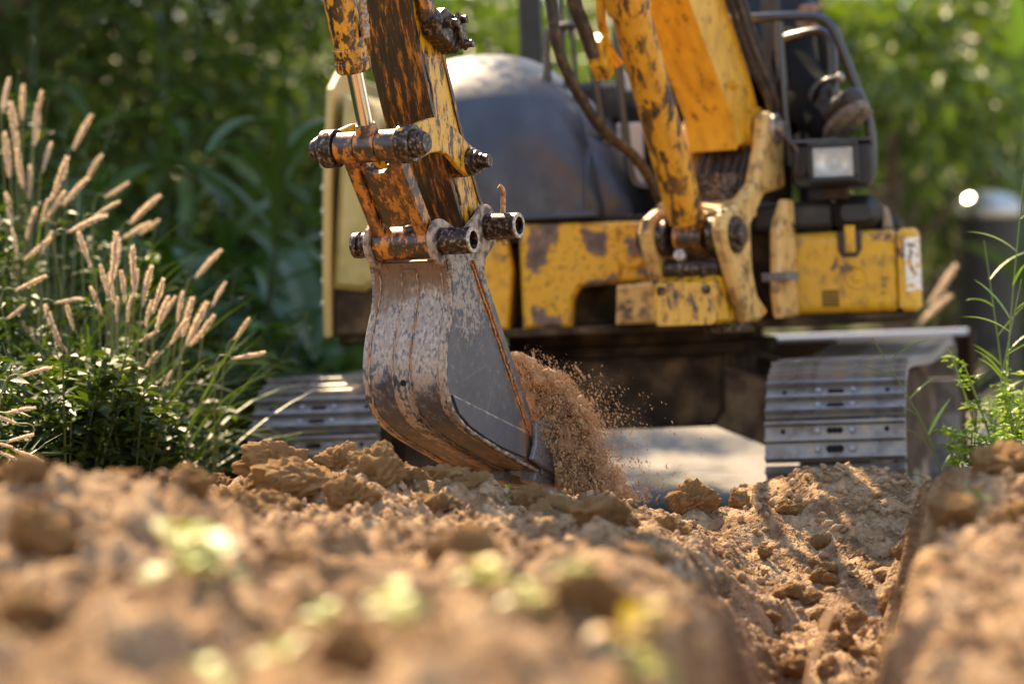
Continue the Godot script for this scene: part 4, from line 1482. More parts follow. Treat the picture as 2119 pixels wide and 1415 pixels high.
func stick() -> void:
	var st := node("stick", digger, fb)
	var s: Shape
	var front := [[0.972, 1.60], [1.05, 1.638], [1.16, 1.694], [1.318, 1.764], [1.44, 1.812], [1.592, 1.858], [2.10, 2.02], [2.5, 2.02], [2.78, 1.62]]
	var rear := [[0.955, 1.53], [0.985, 1.492], [1.045, 1.488], [1.102, 1.53], [1.28, 1.617], [1.472, 1.694], [1.60, 1.742], [2.05, 1.83], [2.40, 1.68], [2.60, 1.43]]
	var poly := []
	for p in front:
		poly.append(p)
	for k in rear.size():
		poly.append(rear[rear.size() - 1 - k])
	for x in [-1.0, 1.0]:
		s = Shape.new()
		s.prism(poly, "x", minf(x * 0.058, x * 0.067), maxf(x * 0.058, x * 0.067), 0.002)
		obj("side_plate", s.done(), M.oily_yellow, st)
	for strip in [front, rear]:
		s = Shape.new()
		var sg := 1.0 if strip == front else -1.0
		var outer := []
		var inner := []
		for p in strip:
			outer.append([Vector3(-0.0715, p[0], p[1] + 0.0035 * sg), Vector3(0.0715, p[0], p[1] + 0.0035 * sg)])
			inner.append([Vector3(-0.0715, p[0], p[1] - 0.009 * sg), Vector3(0.0715, p[0], p[1] - 0.009 * sg)])
		s.sheet(outer).sheet(inner)
		for e in [0, 1]:
			var rim := []
			for k in strip.size():
				rim.append([outer[k][e], inner[k][e]])
			s.sheet(rim)
		obj("flange_plate", s.done(), M.oily_paint, st)
	# weld runs along the corner of the box
	for x in [-0.0675, 0.0675]:
		var run := []
		for i in 60:
			var t := i / 59.0
			var y := lerpf(1.08, 1.70, t)
			run.append(Vector3(x, y, table(y, [[1.05, 1.638], [1.318, 1.764], [1.592, 1.858], [2.1, 2.02]]) - 0.012 + 0.0012 * sin(i * 2.1)))
		s = Shape.new()
		s.tube(run, 0.0045, -1.0, 6)
		obj("weld_bead", s.done(), M.oily_paint, st)
	s = Shape.new()
	s.lathe(Vector3(-0.078, 1.022, 1.540), Vector3.RIGHT, [[0, 0.0], [0, 0.048], [0.156, 0.048], [0.156, 0.0]], 28)
	obj("pin_boss", s.done(), M.greasy_steel, st)
	s = Shape.new()
	s.lathe(Vector3(-0.105, 1.188, 1.655), Vector3.RIGHT, [[0, 0.0], [0, 0.038], [0.21, 0.038], [0.21, 0.0]], 24)
	obj("link_boss", s.done(), M.oily_paint, st)
	# pipe block on the side plate: body, flange bolts, short pipe stub
	var blk := obj("pipe_block", Shape.new().prism([[1.462, 1.705], [1.475, 1.735], [1.505, 1.80], [1.545, 1.815], [1.575, 1.76], [1.56, 1.715], [1.50, 1.69]], "x", 0.068, 0.122, 0.006).done(), M.greasy_steel, st)
	s = Shape.new()
	s.prism([[1.470, 1.683], [1.492, 1.672], [1.556, 1.700], [1.565, 1.722], [1.545, 1.735], [1.480, 1.705]], "x", 0.124, 0.136, 0.003)
	obj("strap_plate", s.done(), M.greasy_steel, blk)
	for p in [[1.486, 1.69], [1.546, 1.715], [1.535, 1.765]]:
		s = Shape.new()
		s.lathe(Vector3(0.120, p[0], p[1]), Vector3.RIGHT, [[0, 0.014], [0.018, 0.014], [0.02, 0.011], [0.034, 0.011], [0.036, 0.008], [0.036, 0.0]], 6)
		obj("block_bolt", s.done(), M.greasy_steel, blk)
	s = Shape.new()
	s.tube(smooth([Vector3(0.085, 1.535, 1.79), Vector3(0.082, 1.60, 1.82), Vector3(0.08, 1.75, 1.87), Vector3(0.08, 2.1, 1.98)], 5), 0.019, -1.0, 14)
	obj("steel_pipe", s.done(), M.oily_link, blk)
	s = Shape.new()
	s.lathe(Vector3(0.0835, 1.55, 1.797), Vector3(0, 0.92, 0.4), [[0, 0.0], [0, 0.024], [0.018, 0.024], [0.02, 0.021], [0.04, 0.021], [0.04, 0.0]], 6)
	obj("pipe_nut", s.done(), M.oily_link, blk)
	# bucket cylinder beside the stick
	var cyl := node("bucket_cylinder", digger, fb)
	var eye := Vector3(0, 1.229, 1.967)
	var ax := (Vector3(0, 1.583, 2.082) - eye).normalized()
	s = Shape.new()
	s.lathe(eye + ax * 0.193, ax, [[0, 0.0], [0, 0.040], [0.004, 0.0435], [0.026, 0.0445], [0.028, 0.0425], [0.060, 0.0425], [0.062, 0.0405], [0.9, 0.0405], [0.9, 0.0]], 32)
	obj("barrel", s.done(), M.scratched_dark, cyl)
	s = Shape.new()
	s.rod(eye + ax * 0.040, eye + ax * 0.20, 0.0205, 32, 0.001)
	obj("piston_rod", s.done(), M.chrome, cyl)
	s = Shape.new()
	s.lathe(eye + ax * 0.022, ax, [[0, 0.0], [0, 0.030], [0.022, 0.027], [0.036, 0.0245], [0.036, 0.0]], 24)
	s.lathe(eye + Vector3(-0.029, 0, 0), Vector3.RIGHT, [[0, 0.0], [0, 0.038], [0.002, 0.040], [0.056, 0.040], [0.058, 0.038], [0.058, 0.0]], 28)
	obj("rod_eye", s.done(), M.oily_link, cyl)
	s = Shape.new()
	var f0 := eye + ax * 0.275 + Vector3(0.050, 0, 0.0)
	s.lathe(f0, Vector3(0.15, 1, 0.33), [[0, 0.0], [0, 0.011], [0.02, 0.011], [0.02, 0.013], [0.032, 0.013], [0.034, 0.010], [0.046, 0.012], [0.058, 0.012], [0.060, 0.009], [0.09, 0.0095], [0.3, 0.012], [0.3, 0.0]], 12)
	obj("hose_coupling", s.done(), M.worn_steel, cyl)
	# curved guide links from the stick to the rod's pin
	for x in [-1.0, 1.0]:
		s = Shape.new()
		var pl := [[1.268, 2.000], [1.277, 1.935], [1.293, 1.87], [1.297, 1.83], [1.292, 1.792], [1.274, 1.727], [1.241, 1.671], [1.226, 1.635], [1.205, 1.617], [1.178, 1.618], [1.156, 1.640], [1.153, 1.67], [1.171, 1.711], [1.202, 1.767], [1.212, 1.81], [1.208, 1.86], [1.192, 1.92], [1.188, 1.965], [1.20, 2.0], [1.24, 2.012]]
		s.prism(pl, "x", minf(x * 0.098, x * 0.115), maxf(x * 0.098, x * 0.115), 0.003)
		var gl := obj("guide_link", s.done(), M.oily_yellow, digger, fb)
		s = Shape.new()
		s.lathe(Vector3(x * 0.090, 1.229, 1.967), Vector3(x, 0, 0), [[0, 0.0], [0, 0.046], [0.002, 0.048], [0.036, 0.048], [0.039, 0.045], [0.039, 0.036], [0.052, 0.035], [0.054, 0.030], [0.062, 0.030], [0.064, 0.026], [0.072, 0.024], [0.072, 0.0]], 28)
		obj("pin_collar", s.done(), M.greasy_steel, gl)
		s = Shape.new()
		s.lathe(Vector3(x * 0.112, 1.188, 1.655), Vector3(x, 0, 0), [[0, 0.0], [0, 0.036], [0.014, 0.036], [0.016, 0.030], [0.026, 0.030], [0.028, 0.022], [0.040, 0.022], [0.040, 0.0]], 24)
		s.lathe(Vector3(x * 0.150, 1.188, 1.655), Vector3(x, 0, 0), [[0, 0.0195], [0.018, 0.0195], [0.021, 0.016], [0.021, 0.0]], 6)
		obj("pivot_bolt", s.done(), M.greasy_steel, gl)
	# the H-shaped link down to the bucket
	var hl := node("bucket_link", digger, fb)
	var low := Vector3(0, 0.988, 1.797)
	var dir := (eye - low).normalized()
	var len := (eye - low).length()
	var nrm := Vector3(0, -dir.z, dir.y) * -1.0
	var fr := Transform3D(Basis(Vector3.RIGHT, dir, Vector3.RIGHT.cross(dir)), low)
	s = Shape.new()
	s.xf = fr
	for x in [-1.0, 1.0]:
		# side rails, wider at the bosses
		s.prism([[x * 0.046, 0.0], [x * 0.079, 0.0], [x * 0.079, len], [x * 0.052, len], [x * 0.044, len - 0.05], [x * 0.044, 0.06]], "z", -0.022, 0.022, 0.004)
	obj("link_rails", s.done(), M.oily_link, hl)
	s = Shape.new()
	s.xf = fr
	var web := [[-0.045, 0.075], [-0.034, 0.062], [-0.018, 0.058], [0.018, 0.058], [0.034, 0.062], [0.045, 0.075], [0.045, len - 0.052]]
	for k in 7:
		var a := PI * k / 6.0
		web.append([0.034 * cos(a), len - 0.052 - 0.024 * sin(a)])
	web.append([-0.045, len - 0.052])
	s.prism(web, "z", -0.010, 0.010, 0.002)
	obj("link_web", s.done(), M.oily_link, hl)
	s = Shape.new()
	s.lathe(low + Vector3(-0.081, 0, 0), Vector3.RIGHT, [[0, 0.0], [0, 0.040], [0.002, 0.042], [0.16, 0.042], [0.162, 0.040], [0.162, 0.0]], 32)
	obj("lower_boss", s.done(), M.oily_link, hl)
	for x in [-1.0, 1.0]:
		s = Shape.new()
		s.lathe(eye + Vector3(x * 0.031, 0, 0), Vector3(x, 0, 0), [[0, 0.0], [0, 0.037], [0.002, 0.039], [0.054, 0.039], [0.056, 0.037], [0.056, 0.0]], 28)
		obj("upper_boss", s.done(), M.oily_link, hl)


func bucket() -> void:
	var bk := node("bucket", digger, fb)
	var s: Shape
	var prof := smooth([Vector3(0, 0.938, 1.792), Vector3(0, 0.90, 1.783), Vector3(0, 0.855, 1.783), Vector3(0, 0.80, 1.803), Vector3(0, 0.74, 1.828), Vector3(0, 0.69, 1.842), Vector3(0, 0.638, 1.845), Vector3(0, 0.59, 1.830), Vector3(0, 0.551, 1.797), Vector3(0, 0.515, 1.738), Vector3(0, 0.480, 1.655), Vector3(0, 0.44, 1.545), Vector3(0, 0.40, 1.432), Vector3(0, 0.372, 1.33)], 4)
	var n := prof.size()
	var run := [0.0]
	for i in n - 1:
		run.append(run[i] + prof[i].distance_to(prof[i + 1]))
	var vs := []
	for i in n:
		vs.append(run[i] / run[n - 1])
	var out := []
	for i in n:
		var t: Vector3 = (prof[mini(i + 1, n - 1)] - prof[maxi(i - 1, 0)]).normalized()
		out.append(Vector3(0, t.z, -t.y))
	var half := func(y: float) -> float: return 0.118 - 0.013 * smoothstep(0.76, 0.93, y)
	# shell: back and bottom plate
	s = Shape.new()
	var us := []
	for k in 13:
		us.append(k / 12.0)
	for layer in [0.0, -0.012]:
		var rows := []
		for i in n:
			var row := []
			var hw: float = half.call(prof[i].y)
			for k in 13:
				row.append(prof[i] + out[i] * layer + Vector3(lerpf(-hw, hw, us[k]), 0, 0))
			rows.append(row)
		s.sheet_uv(rows, us, vs)
	obj("back_plate", s.done(), M.bucket_back, bk)
	# three wear strips welded over it
	for u in [[0.0, 0.075], [0.375, 0.575], [0.915, 1.0]]:
		s = Shape.new()
		var top_rows := []
		for i in range(2, n - 2):
			var hw: float = half.call(prof[i].y)
			var row := []
			var a := lerpf(-hw, hw, u[0])
			var b := lerpf(-hw, hw, u[1])
			for q in [[a, 0.0], [a + 0.002, 0.0055], [b - 0.002, 0.0055], [b, 0.0]]:
				row.append(prof[i] + out[i] * q[1] + Vector3(q[0], 0, 0))
			top_rows.append(row)
		s.sheet_uv(top_rows, [u[0], u[0] + 0.01, u[1] - 0.01, u[1]], vs.slice(2, n - 2))
		obj("wear_strip", s.done(), M.bucket_back, bk)
	# weld beads, lumpy with clay
	rng.seed = 77
	for u in [0.076, 0.374, 0.576, 0.914, 1.0]:
		var path := []
		for i in range(3, n - 2):
			for h in 2:
				var p: Vector3 = prof[i].lerp(prof[mini(i + 1, n - 1)], h * 0.5)
				var hw: float = half.call(p.y)
				path.append(p + out[i] * (0.001 + rng.randf_range(-0.0012, 0.0022)) + Vector3(lerpf(-hw, hw, u) + rng.randf_range(-0.0014, 0.0014), 0, 0))
		s = Shape.new()
		s.tube(path, 0.0026 if u < 1.0 else 0.0055, -1.0, 6)
		obj("weld_bead", s.done(), M.bucket_dusty, bk)
	# drain hole in the middle strip
	var hi := 0
	for i in n:
		if prof[i].y > 0.632:
			hi = i
	s = Shape.new()
	s.lathe(prof[hi] + out[hi] * 0.0035 + Vector3(0.0, 0, 0), out[hi], [[0, 0.0085], [0.0026, 0.0085], [0.0026, 0.0]], 18)
	obj("drain_hole", s.done(), M.hole_dark, bk)
	# side plates
	var outline := []
	for i in range(0, n, 2):
		outline.append([prof[i].y, prof[i].z - 0.001])
	outline.append_array([[0.405, 1.300], [0.484, 1.368], [0.60, 1.442], [0.733, 1.526], [0.86, 1.604], [0.938, 1.654]])
	for x in [-1.0, 1.0]:
		s = Shape.new()
		s.side_uv = true
		var lo := minf(x * 0.107, x * 0.1175)
		s.prism(outline, "x", lo, lo + 0.0105, 0.0)
		obj("side_plate", s.done(), M.bucket_side, bk)
		s = Shape.new()
		s.side_uv = true
		s.prism([[0.938, 1.681], [0.86, 1.632], [0.708, 1.539], [0.493, 1.408], [0.462, 1.392], [0.484, 1.366], [0.60, 1.440], [0.733, 1.524], [0.86, 1.602], [0.94, 1.652]], "x", minf(x * 0.1185, x * 0.127), maxf(x * 0.1185, x * 0.127), 0.002)
		obj("side_bar", s.done(), M.bucket_side, bk)
		s = Shape.new()
		s.side_uv = true
		s.prism([[0.606, 1.822], [0.489, 1.440], [0.415, 1.428], [0.452, 1.560], [0.486, 1.655], [0.52, 1.735], [0.556, 1.790]], "x", minf(x * 0.1185, x * 0.124), maxf(x * 0.1185, x * 0.124), 0.0015)
		obj("wear_plate", s.done(), M.bucket_side, bk)
		# clay-filled weld along the side bar
		var path := []
		for i in 40:
			var t := i / 39.0
			var y := lerpf(0.47, 0.93, t)
			path.append(Vector3(x * (0.119 + rng.randf_range(0, 0.003)), y + rng.randf_range(-0.003, 0.003), 1.394 + (y - 0.47) * 0.625 + rng.randf_range(-0.002, 0.003)))
		s = Shape.new()
		s.tube(path, 0.0030, 0.0024, 6)
		obj("weld_bead", s.done(), M.bucket_rust, bk)
		# bolted side cutter
		s = Shape.new()
		s.prism([[0.505, 1.398], [0.515, 1.335], [0.508, 1.275], [0.485, 1.238], [0.415, 1.215], [0.380, 1.235], [0.364, 1.290], [0.390, 1.380], [0.412, 1.430], [0.45, 1.405]], "x", minf(x * 0.1275, x * 0.142), maxf(x * 0.1275, x * 0.142), 0.004)
		var cut := obj("side_cutter", s.done(), M.cutter_steel, bk)
		for p in [[0.472, 1.355], [0.476, 1.290], [0.408, 1.340], [0.412, 1.275]]:
			s = Shape.new()
			s.lathe(Vector3(x * 0.1395, p[0], p[1]), Vector3(x, 0, 0), [[0, 0.0085], [0.0036, 0.0085], [0.0036, 0.0]], 14)
			obj("bolt_recess", s.done(), M.bucket_rust, cut)
	# lip and teeth
	s = Shape.new()
	s.prism([[0.385, 1.345], [0.365, 1.345], [0.345, 1.262], [0.352, 1.258], [0.375, 1.29]], "x", -0.126, 0.126, 0.002)
	obj("cutting_edge", s.done(), M.cutter_steel, bk)
	for x in [-0.095, 0.0, 0.095]:
		s = Shape.new()
		s.prism([[0.380, 1.36], [0.352, 1.38], [0.335, 1.33], [0.318, 1.225], [0.326, 1.220], [0.372, 1.29]], "x", x - 0.024, x + 0.024, 0.005)
		obj("tooth", s.done(), M.cutter_steel, bk)
	# inside: a floor of packed soil
	s = Shape.new()
	s.prism([[0.40, 1.36], [0.47, 1.60], [0.55, 1.76], [0.60, 1.66], [0.585, 1.50], [0.50, 1.385]], "x", -0.105, 0.105, 0.006)
	obj("packed_soil", s.done(), M.bucket_rust, bk)
	# top plate and the two ears with their pins
	s = Shape.new()
	s.prism([[0.915, 1.775], [0.930, 1.782], [0.945, 1.72], [0.935, 1.65], [0.915, 1.65], [0.925, 1.72]], "x", -0.100, 0.100, 0.003)
	obj("top_plate", s.done(), M.bucket_dusty, bk)
	for x in [-1.0, 1.0]:
		s = Shape.new()
		var ear := []
		for k in 10:
			var a := deg_to_rad(-95.0 + 200.0 * k / 9.0)
			ear.append([0.988 + 0.058 * sin(a), 1.797 + 0.058 * cos(a)])
		ear.append_array([[1.020, 1.715], [1.012, 1.685], [1.028, 1.645]])
		for k in 10:
			var a := deg_to_rad(35.0 + 190.0 * k / 9.0)
			ear.append([1.022 + 0.060 * sin(a), 1.545 + 0.060 * cos(a)])
		ear.append_array([[0.94, 1.56], [0.88, 1.58], [0.80, 1.60], [0.83, 1.70], [0.86, 1.745], [0.895, 1.755]])
		s.prism(ear, "x", minf(x * 0.084, x * 0.099), maxf(x * 0.084, x * 0.099), 0.003)
		var e := obj("ear_plate", s.done(), M.bucket_dusty, bk)
		# link pin: hollow tube at the machine's open end, grooved stub at the other
		s = Shape.new()
		if x > 0:
			s.lathe(Vector3(0.097, 0.988, 1.797), Vector3.RIGHT, [[0, 0.0], [0, 0.038], [0.004, 0.034], [0.088, 0.034], [0.0905, 0.031], [0.0905, 0.023], [0.050, 0.022], [0.050, 0.0]], 32)
		else:
			s.lathe(Vector3(-0.097, 0.988, 1.797), Vector3.LEFT, [[0, 0.0], [0, 0.034], [0.026, 0.033], [0.028, 0.027], [0.036, 0.027], [0.038, 0.034], [0.054, 0.033], [0.058, 0.027], [0.058, 0.0]], 32)
		obj("link_pin", s.done(), M.greasy_steel, e)
		if x > 0:
			s = Shape.new()
			s.lathe(Vector3(0.1880, 0.988, 1.797), Vector3.RIGHT, [[-0.006, 0.0335], [0.0, 0.0335], [0.0012, 0.0315], [0.0012, 0.0232], [-0.02, 0.0228]], 32)
			obj("pin_rim", s.done(), M.worn_steel, e)
		s = Shape.new()
		s.lathe(Vector3(x * 0.097, 1.022, 1.545), Vector3(x, 0, 0), [[0, 0.0], [0, 0.038], [0.004, 0.034], [0.090, 0.034], [0.0925, 0.031], [0.0925, 0.023], [0.050, 0.022], [0.050, 0.0]], 32)
		obj("stick_pin", s.done(), M.greasy_steel, e)
		if x > 0:
			s = Shape.new()
			s.lathe(Vector3(0.1900, 1.022, 1.545), Vector3.RIGHT, [[-0.006, 0.0335], [0.0, 0.0335], [0.0012, 0.0315], [0.0012, 0.0232], [-0.02, 0.0228]], 32)
			obj("pin_rim", s.done(), M.worn_steel, e)
			s = Shape.new()
			s.tube(smooth([Vector3(0.145, 0.972, 1.545), Vector3(0.145, 1.05, 1.545), Vector3(0.147, 1.085, 1.544), Vector3(0.148, 1.115, 1.546), Vector3(0.140, 1.126, 1.552)], 5), 0.0068, -1.0, 10)
			obj("lock_rod", s.done(), M.bucket_rust, e)


# ---------------------------------------------------------------- the operator

# bones: [a, radius at a, b, radius at b, colour]; a smooth union of tapered capsules meshed as surface nets into s
func net(s: Shape, bones: Array, cell: float, blend: float) -> void:
	var lo := Vector3.INF
	var hi := -Vector3.INF
	for b in bones:
		var r := Vector3.ONE * (maxf(b[1], b[3]) + blend + cell * 2.0)
		lo = lo.min(b[0] - r).min(b[2] - r)
		hi = hi.max(b[0] + r).max(b[2] + r)
	var nx := int((hi.x - lo.x) / cell) + 2
	var ny := int((hi.y - lo.y) / cell) + 2
	var nz := int((hi.z - lo.z) / cell) + 2
	var f := PackedFloat32Array()
	f.resize(nx * ny * nz)
	f.fill(9.0)
	var near := PackedFloat32Array()
	near.resize(f.size())
	near.fill(9.0)
	var who := PackedByteArray()
	who.resize(f.size())
	for n in bones.size():
		var b: Array = bones[n]
		var a: Vector3 = b[0]
		var ab: Vector3 = b[2] - b[0]
		var l2 := maxf(ab.length_squared(), 1e-9)
		var reach := Vector3.ONE * (maxf(b[1], b[3]) + blend + cell * 2.0)
		var p0: Vector3 = ((b[0] as Vector3).min(b[2]) - reach - lo) / cell
		var p1: Vector3 = ((b[0] as Vector3).max(b[2]) + reach - lo) / cell
		for k in range(maxi(0, int(p0.z)), mini(nz - 1, int(p1.z)) + 1):
			for j in range(maxi(0, int(p0.y)), mini(ny - 1, int(p1.y)) + 1):
				for i in range(maxi(0, int(p0.x)), mini(nx - 1, int(p1.x)) + 1):
					var p := lo + Vector3(i, j, k) * cell
					var t := clampf((p - a).dot(ab) / l2, 0.0, 1.0)
					var d: float = (p - a - ab * t).length() - lerpf(b[1], b[3], t)
					var at := (k * ny + j) * nx + i
					if d < near[at]:
						near[at] = d
						who[at] = n
					var o := f[at]
					if o > 8.0:
						f[at] = d
					else:
						var h := maxf(blend - absf(o - d), 0.0) / blend
						f[at] = minf(o, d) - h * h * blend * 0.25
	var verts := {}
	var cols := {}
	var steps := [0, 1, nx, nx + 1, nx * ny, nx * ny + 1, nx * ny + nx, nx * ny + nx + 1]
	for k in nz - 1:
		for j in ny - 1:
			for i in nx - 1:
				var at := (k * ny + j) * nx + i
				var inside := 0
				for q in steps:
					if f[at + q] < 0.0:
						inside += 1
				if inside == 0 or inside == 8:
					continue
				var sum := Vector3.ZERO
				var cnt := 0
				for e in [[0, 1], [2, 3], [4, 5], [6, 7], [0, 2], [1, 3], [4, 6], [5, 7], [0, 4], [1, 5], [2, 6], [3, 7]]:
					var v0 := f[at + steps[e[0]]]
					var v1 := f[at + steps[e[1]]]
					if (v0 < 0.0) != (v1 < 0.0):
						var t := v0 / (v0 - v1)
						var c0 := Vector3(e[0] & 1, (e[0] >> 1) & 1, e[0] >> 2)
						var c1 := Vector3(e[1] & 1, (e[1] >> 1) & 1, e[1] >> 2)
						sum += c0.lerp(c1, t)
						cnt += 1
				verts[at] = lo + (Vector3(i, j, k) + sum / cnt) * cell
				cols[at] = bones[who[at]][4]
	var g := s.fresh()
	var quad_of := func(a: int, b: int, c: int, d: int, flip: bool) -> void:
		var order := [a, b, c, a, c, d] if not flip else [a, c, b, a, d, c]
		for q in order:
			s.col = cols[q]
			s.v(verts[q], g)
	for at in verts:
		var here := f[at] < 0.0
		if (f[at + 1] < 0.0) != here and verts.has(at - nx) and verts.has(at - nx * ny) and verts.has(at - nx - nx * ny):
			quad_of.call(at, at - nx, at - nx - nx * ny, at - nx * ny, here)
		if (f[at + nx] < 0.0) != here and verts.has(at - 1) and verts.has(at - nx * ny) and verts.has(at - 1 - nx * ny):
			quad_of.call(at, at - nx * ny, at - nx * ny - 1, at - 1, here)
		if (f[at + nx * ny] < 0.0) != here and verts.has(at - 1) and verts.has(at - nx) and verts.has(at - 1 - nx):
			quad_of.call(at, at - 1, at - 1 - nx, at - nx, here)


func operator() -> void:
	var p := thing("person", "seated operator in black trousers, one boot propped on the foot rest", "person")
	p.transform = digger.transform * fh
	var trousers := Color(0.012, 0.012, 0.014)
	var shirt := Color(0.035, 0.037, 0.045)
	var skin := Color(0.36, 0.20, 0.13)
	var s := Shape.new()
	net(s, [
		[Vector3(0.36, 1.43, -0.22), 0.125, Vector3(0.49, 1.43, -0.22), 0.125, trousers],
		[Vector3(0.50, 1.43, -0.18), 0.105, Vector3(0.578, 1.585, 0.27), 0.078, trousers],
		[Vector3(0.578, 1.585, 0.27), 0.080, Vector3(0.665, 1.40, 0.50), 0.078, trousers],
		[Vector3(0.665, 1.40, 0.50), 0.076, Vector3(0.700, 1.325, 0.625), 0.060, trousers],
		[Vector3(0.35, 1.43, -0.18), 0.105, Vector3(0.34, 1.52, 0.24), 0.078, trousers],
		[Vector3(0.34, 1.52, 0.24), 0.076, Vector3(0.33, 1.14, 0.36), 0.056, trousers],
		[Vector3(0.420, 1.47, -0.24), 0.135, Vector3(0.420, 1.66, -0.27), 0.140, shirt],
		[Vector3(0.360, 1.72, -0.27), 0.125, Vector3(0.480, 1.72, -0.27), 0.125, shirt],
		[Vector3(0.270, 1.83, -0.27), 0.072, Vector3(0.570, 1.83, -0.27), 0.072, shirt],
		[Vector3(0.240, 1.82, -0.27), 0.062, Vector3(0.150, 1.60, -0.14), 0.050, shirt],
		[Vector3(0.150, 1.60, -0.14), 0.048, Vector3(0.175, 1.70, 0.045), 0.036, shirt],
		[Vector3(0.600, 1.82, -0.27), 0.062, Vector3(0.700, 1.60, -0.14), 0.050, shirt],
		[Vector3(0.700, 1.60, -0.14), 0.048, Vector3(0.672, 1.70, 0.045), 0.036, shirt],
		[Vector3(0.420, 1.86, -0.27), 0.06, Vector3(0.420, 1.97, -0.25), 0.055, skin],
	], 0.020, 0.05)
	# hands closed round the lever grips
	for side in [[0.155, 1.0], [0.655, -1.0]]:
		var c := Vector3(side[0], 1.715, 0.088)
		var m: float = side[1]
		var bones := [[c + Vector3(0.02 * m, -0.012, -0.045), 0.030, c + Vector3(0.028 * m, 0.0, -0.005), 0.026, skin], [c + Vector3(0.028 * m, 0.025, -0.02), 0.017, c + Vector3(0.030 * m, -0.035, 0.0), 0.017, skin]]
		for k in 4:
			var y := 0.034 - k * 0.022
			var r := 0.0095 - 0.0006 * k
			bones.append([c + Vector3(0.032 * m, y, 0.0), r, c + Vector3(0.022 * m, y, 0.030), r, skin])
			bones.append([c + Vector3(0.022 * m, y, 0.030), r, c + Vector3(-0.008 * m, y - 0.002, 0.037), r * 0.95, skin])
			bones.append([c + Vector3(-0.008 * m, y - 0.002, 0.037), r * 0.95, c + Vector3(-0.028 * m, y - 0.003, 0.018 - 0.002 * k), r * 0.85, skin])
		bones.append([c + Vector3(0.016 * m, 0.016, -0.035), 0.012, c + Vector3(-0.018 * m, 0.040, -0.028), 0.0105, skin])
		bones.append([c + Vector3(-0.018 * m, 0.040, -0.028), 0.0105, c + Vector3(-0.034 * m, 0.046, 0.0), 0.0095, skin])
		net(s, bones, 0.006, 0.006)
	# head
	var h := Vector3(0.42, 2.08, -0.225)
	net(s, [
		[h + Vector3(0, 0.03, -0.02), 0.088, h + Vector3(0, 0.035, 0.01), 0.085, skin], [h + Vector3(0, -0.05, 0.03), 0.058, h + Vector3(0, -0.09, 0.052), 0.036, skin],
		[h + Vector3(0, 0.0, 0.088), 0.010, h + Vector3(0, -0.032, 0.106), 0.015, skin], [h + Vector3(-0.03, -0.066, 0.076), 0.010, h + Vector3(0.03, -0.066, 0.076), 0.010, Color(0.30, 0.13, 0.10)],
		[h + Vector3(-0.032, 0.004, 0.082), 0.012, h + Vector3(-0.031, 0.004, 0.083), 0.012, Color(0.05, 0.04, 0.035)], [h + Vector3(0.032, 0.004, 0.082), 0.012, h + Vector3(0.031, 0.004, 0.083), 0.012, Color(0.05, 0.04, 0.035)],
		[h + Vector3(-0.086, 0.015, -0.01), 0.014, h + Vector3(-0.088, -0.03, 0.0), 0.010, skin], [h + Vector3(0.086, 0.015, -0.01), 0.014, h + Vector3(0.088, -0.03, 0.0), 0.010, skin],
	], 0.009, 0.022)
	obj("body", s.done(), M.cloth, p)
	s = Shape.new()
	var hair := Color(0.02, 0.016, 0.013)
	net(s, [[h + Vector3(0, 0.055, -0.035), 0.092, h + Vector3(0, 0.065, 0.01), 0.082, hair], [h + Vector3(-0.06, 0.03, -0.04), 0.04, h + Vector3(0.06, 0.03, -0.04), 0.04, hair], [h + Vector3(0, 0.0, -0.07), 0.05, h + Vector3(0, -0.03, -0.06), 0.045, hair]], 0.012, 0.03)
	obj("hair", s.done(), M.cloth, p)
	# boots: the raised one shows its sole
	for foot in [[Vector3(0.728, 1.300, 0.640), Vector3(0.10, 0.085, 0.20), Vector3(-0.25, 1, -0.5)], [Vector3(0.33, 1.050, 0.33), Vector3(0.0, 0.0, 1.0), Vector3.UP]]:
		var fwd: Vector3 = (foot[1] as Vector3).normalized()
		var right: Vector3 = fwd.cross(foot[2]).normalized()
		var up := right.cross(fwd)
		var fr := Transform3D(Basis(right, up, fwd) * Basis.from_scale(Vector3(1.15, 1.1, 1.05)), foot[0])
		s = Shape.new()
		var bones := []
		for b in [[0, 0.045, 0.0, 0.044, 0, 0.12, -0.005, 0.052], [0, 0.035, -0.01, 0.042, 0, 0.04, 0.06, 0.044], [0, 0.04, 0.06, 0.044, 0, 0.028, 0.15, 0.043], [-0.006, 0.026, 0.14, 0.042, 0.006, 0.024, 0.19, 0.038]]:
			bones.append([fr * Vector3(b[0], b[1], b[2]), b[3], fr * Vector3(b[4], b[5], b[6]), b[7], Color.WHITE])
		net(s, bones, 0.011, 0.02)
		var boot := obj("boot", s.done(), M.boot, p)
		s = Shape.new()
		s.xf = fr
		var outline := []
		for k in 28:
			var a := TAU * k / 28.0
			var t := cos(a)
			outline.append([sin(a) * (0.046 + 0.006 * t), 0.085 + 0.148 * t])
		s.prism(outline, "y", -0.022, 0.004, 0.003)
		for k in 9:
			var z := -0.035 + k * 0.03
			var wd := 0.036 if k != 2 and k != 3 else 0.026
			s.box(Vector3(-wd, -0.027, z - 0.009), Vector3(-0.004, -0.0215, z + 0.009), 0.001)
			s.box(Vector3(0.004, -0.027, z - 0.009), Vector3(wd, -0.0215, z + 0.009), 0.001)
		obj("sole", s.done(), M.boot_sole, boot)


# ---------------------------------------------------------------- plants

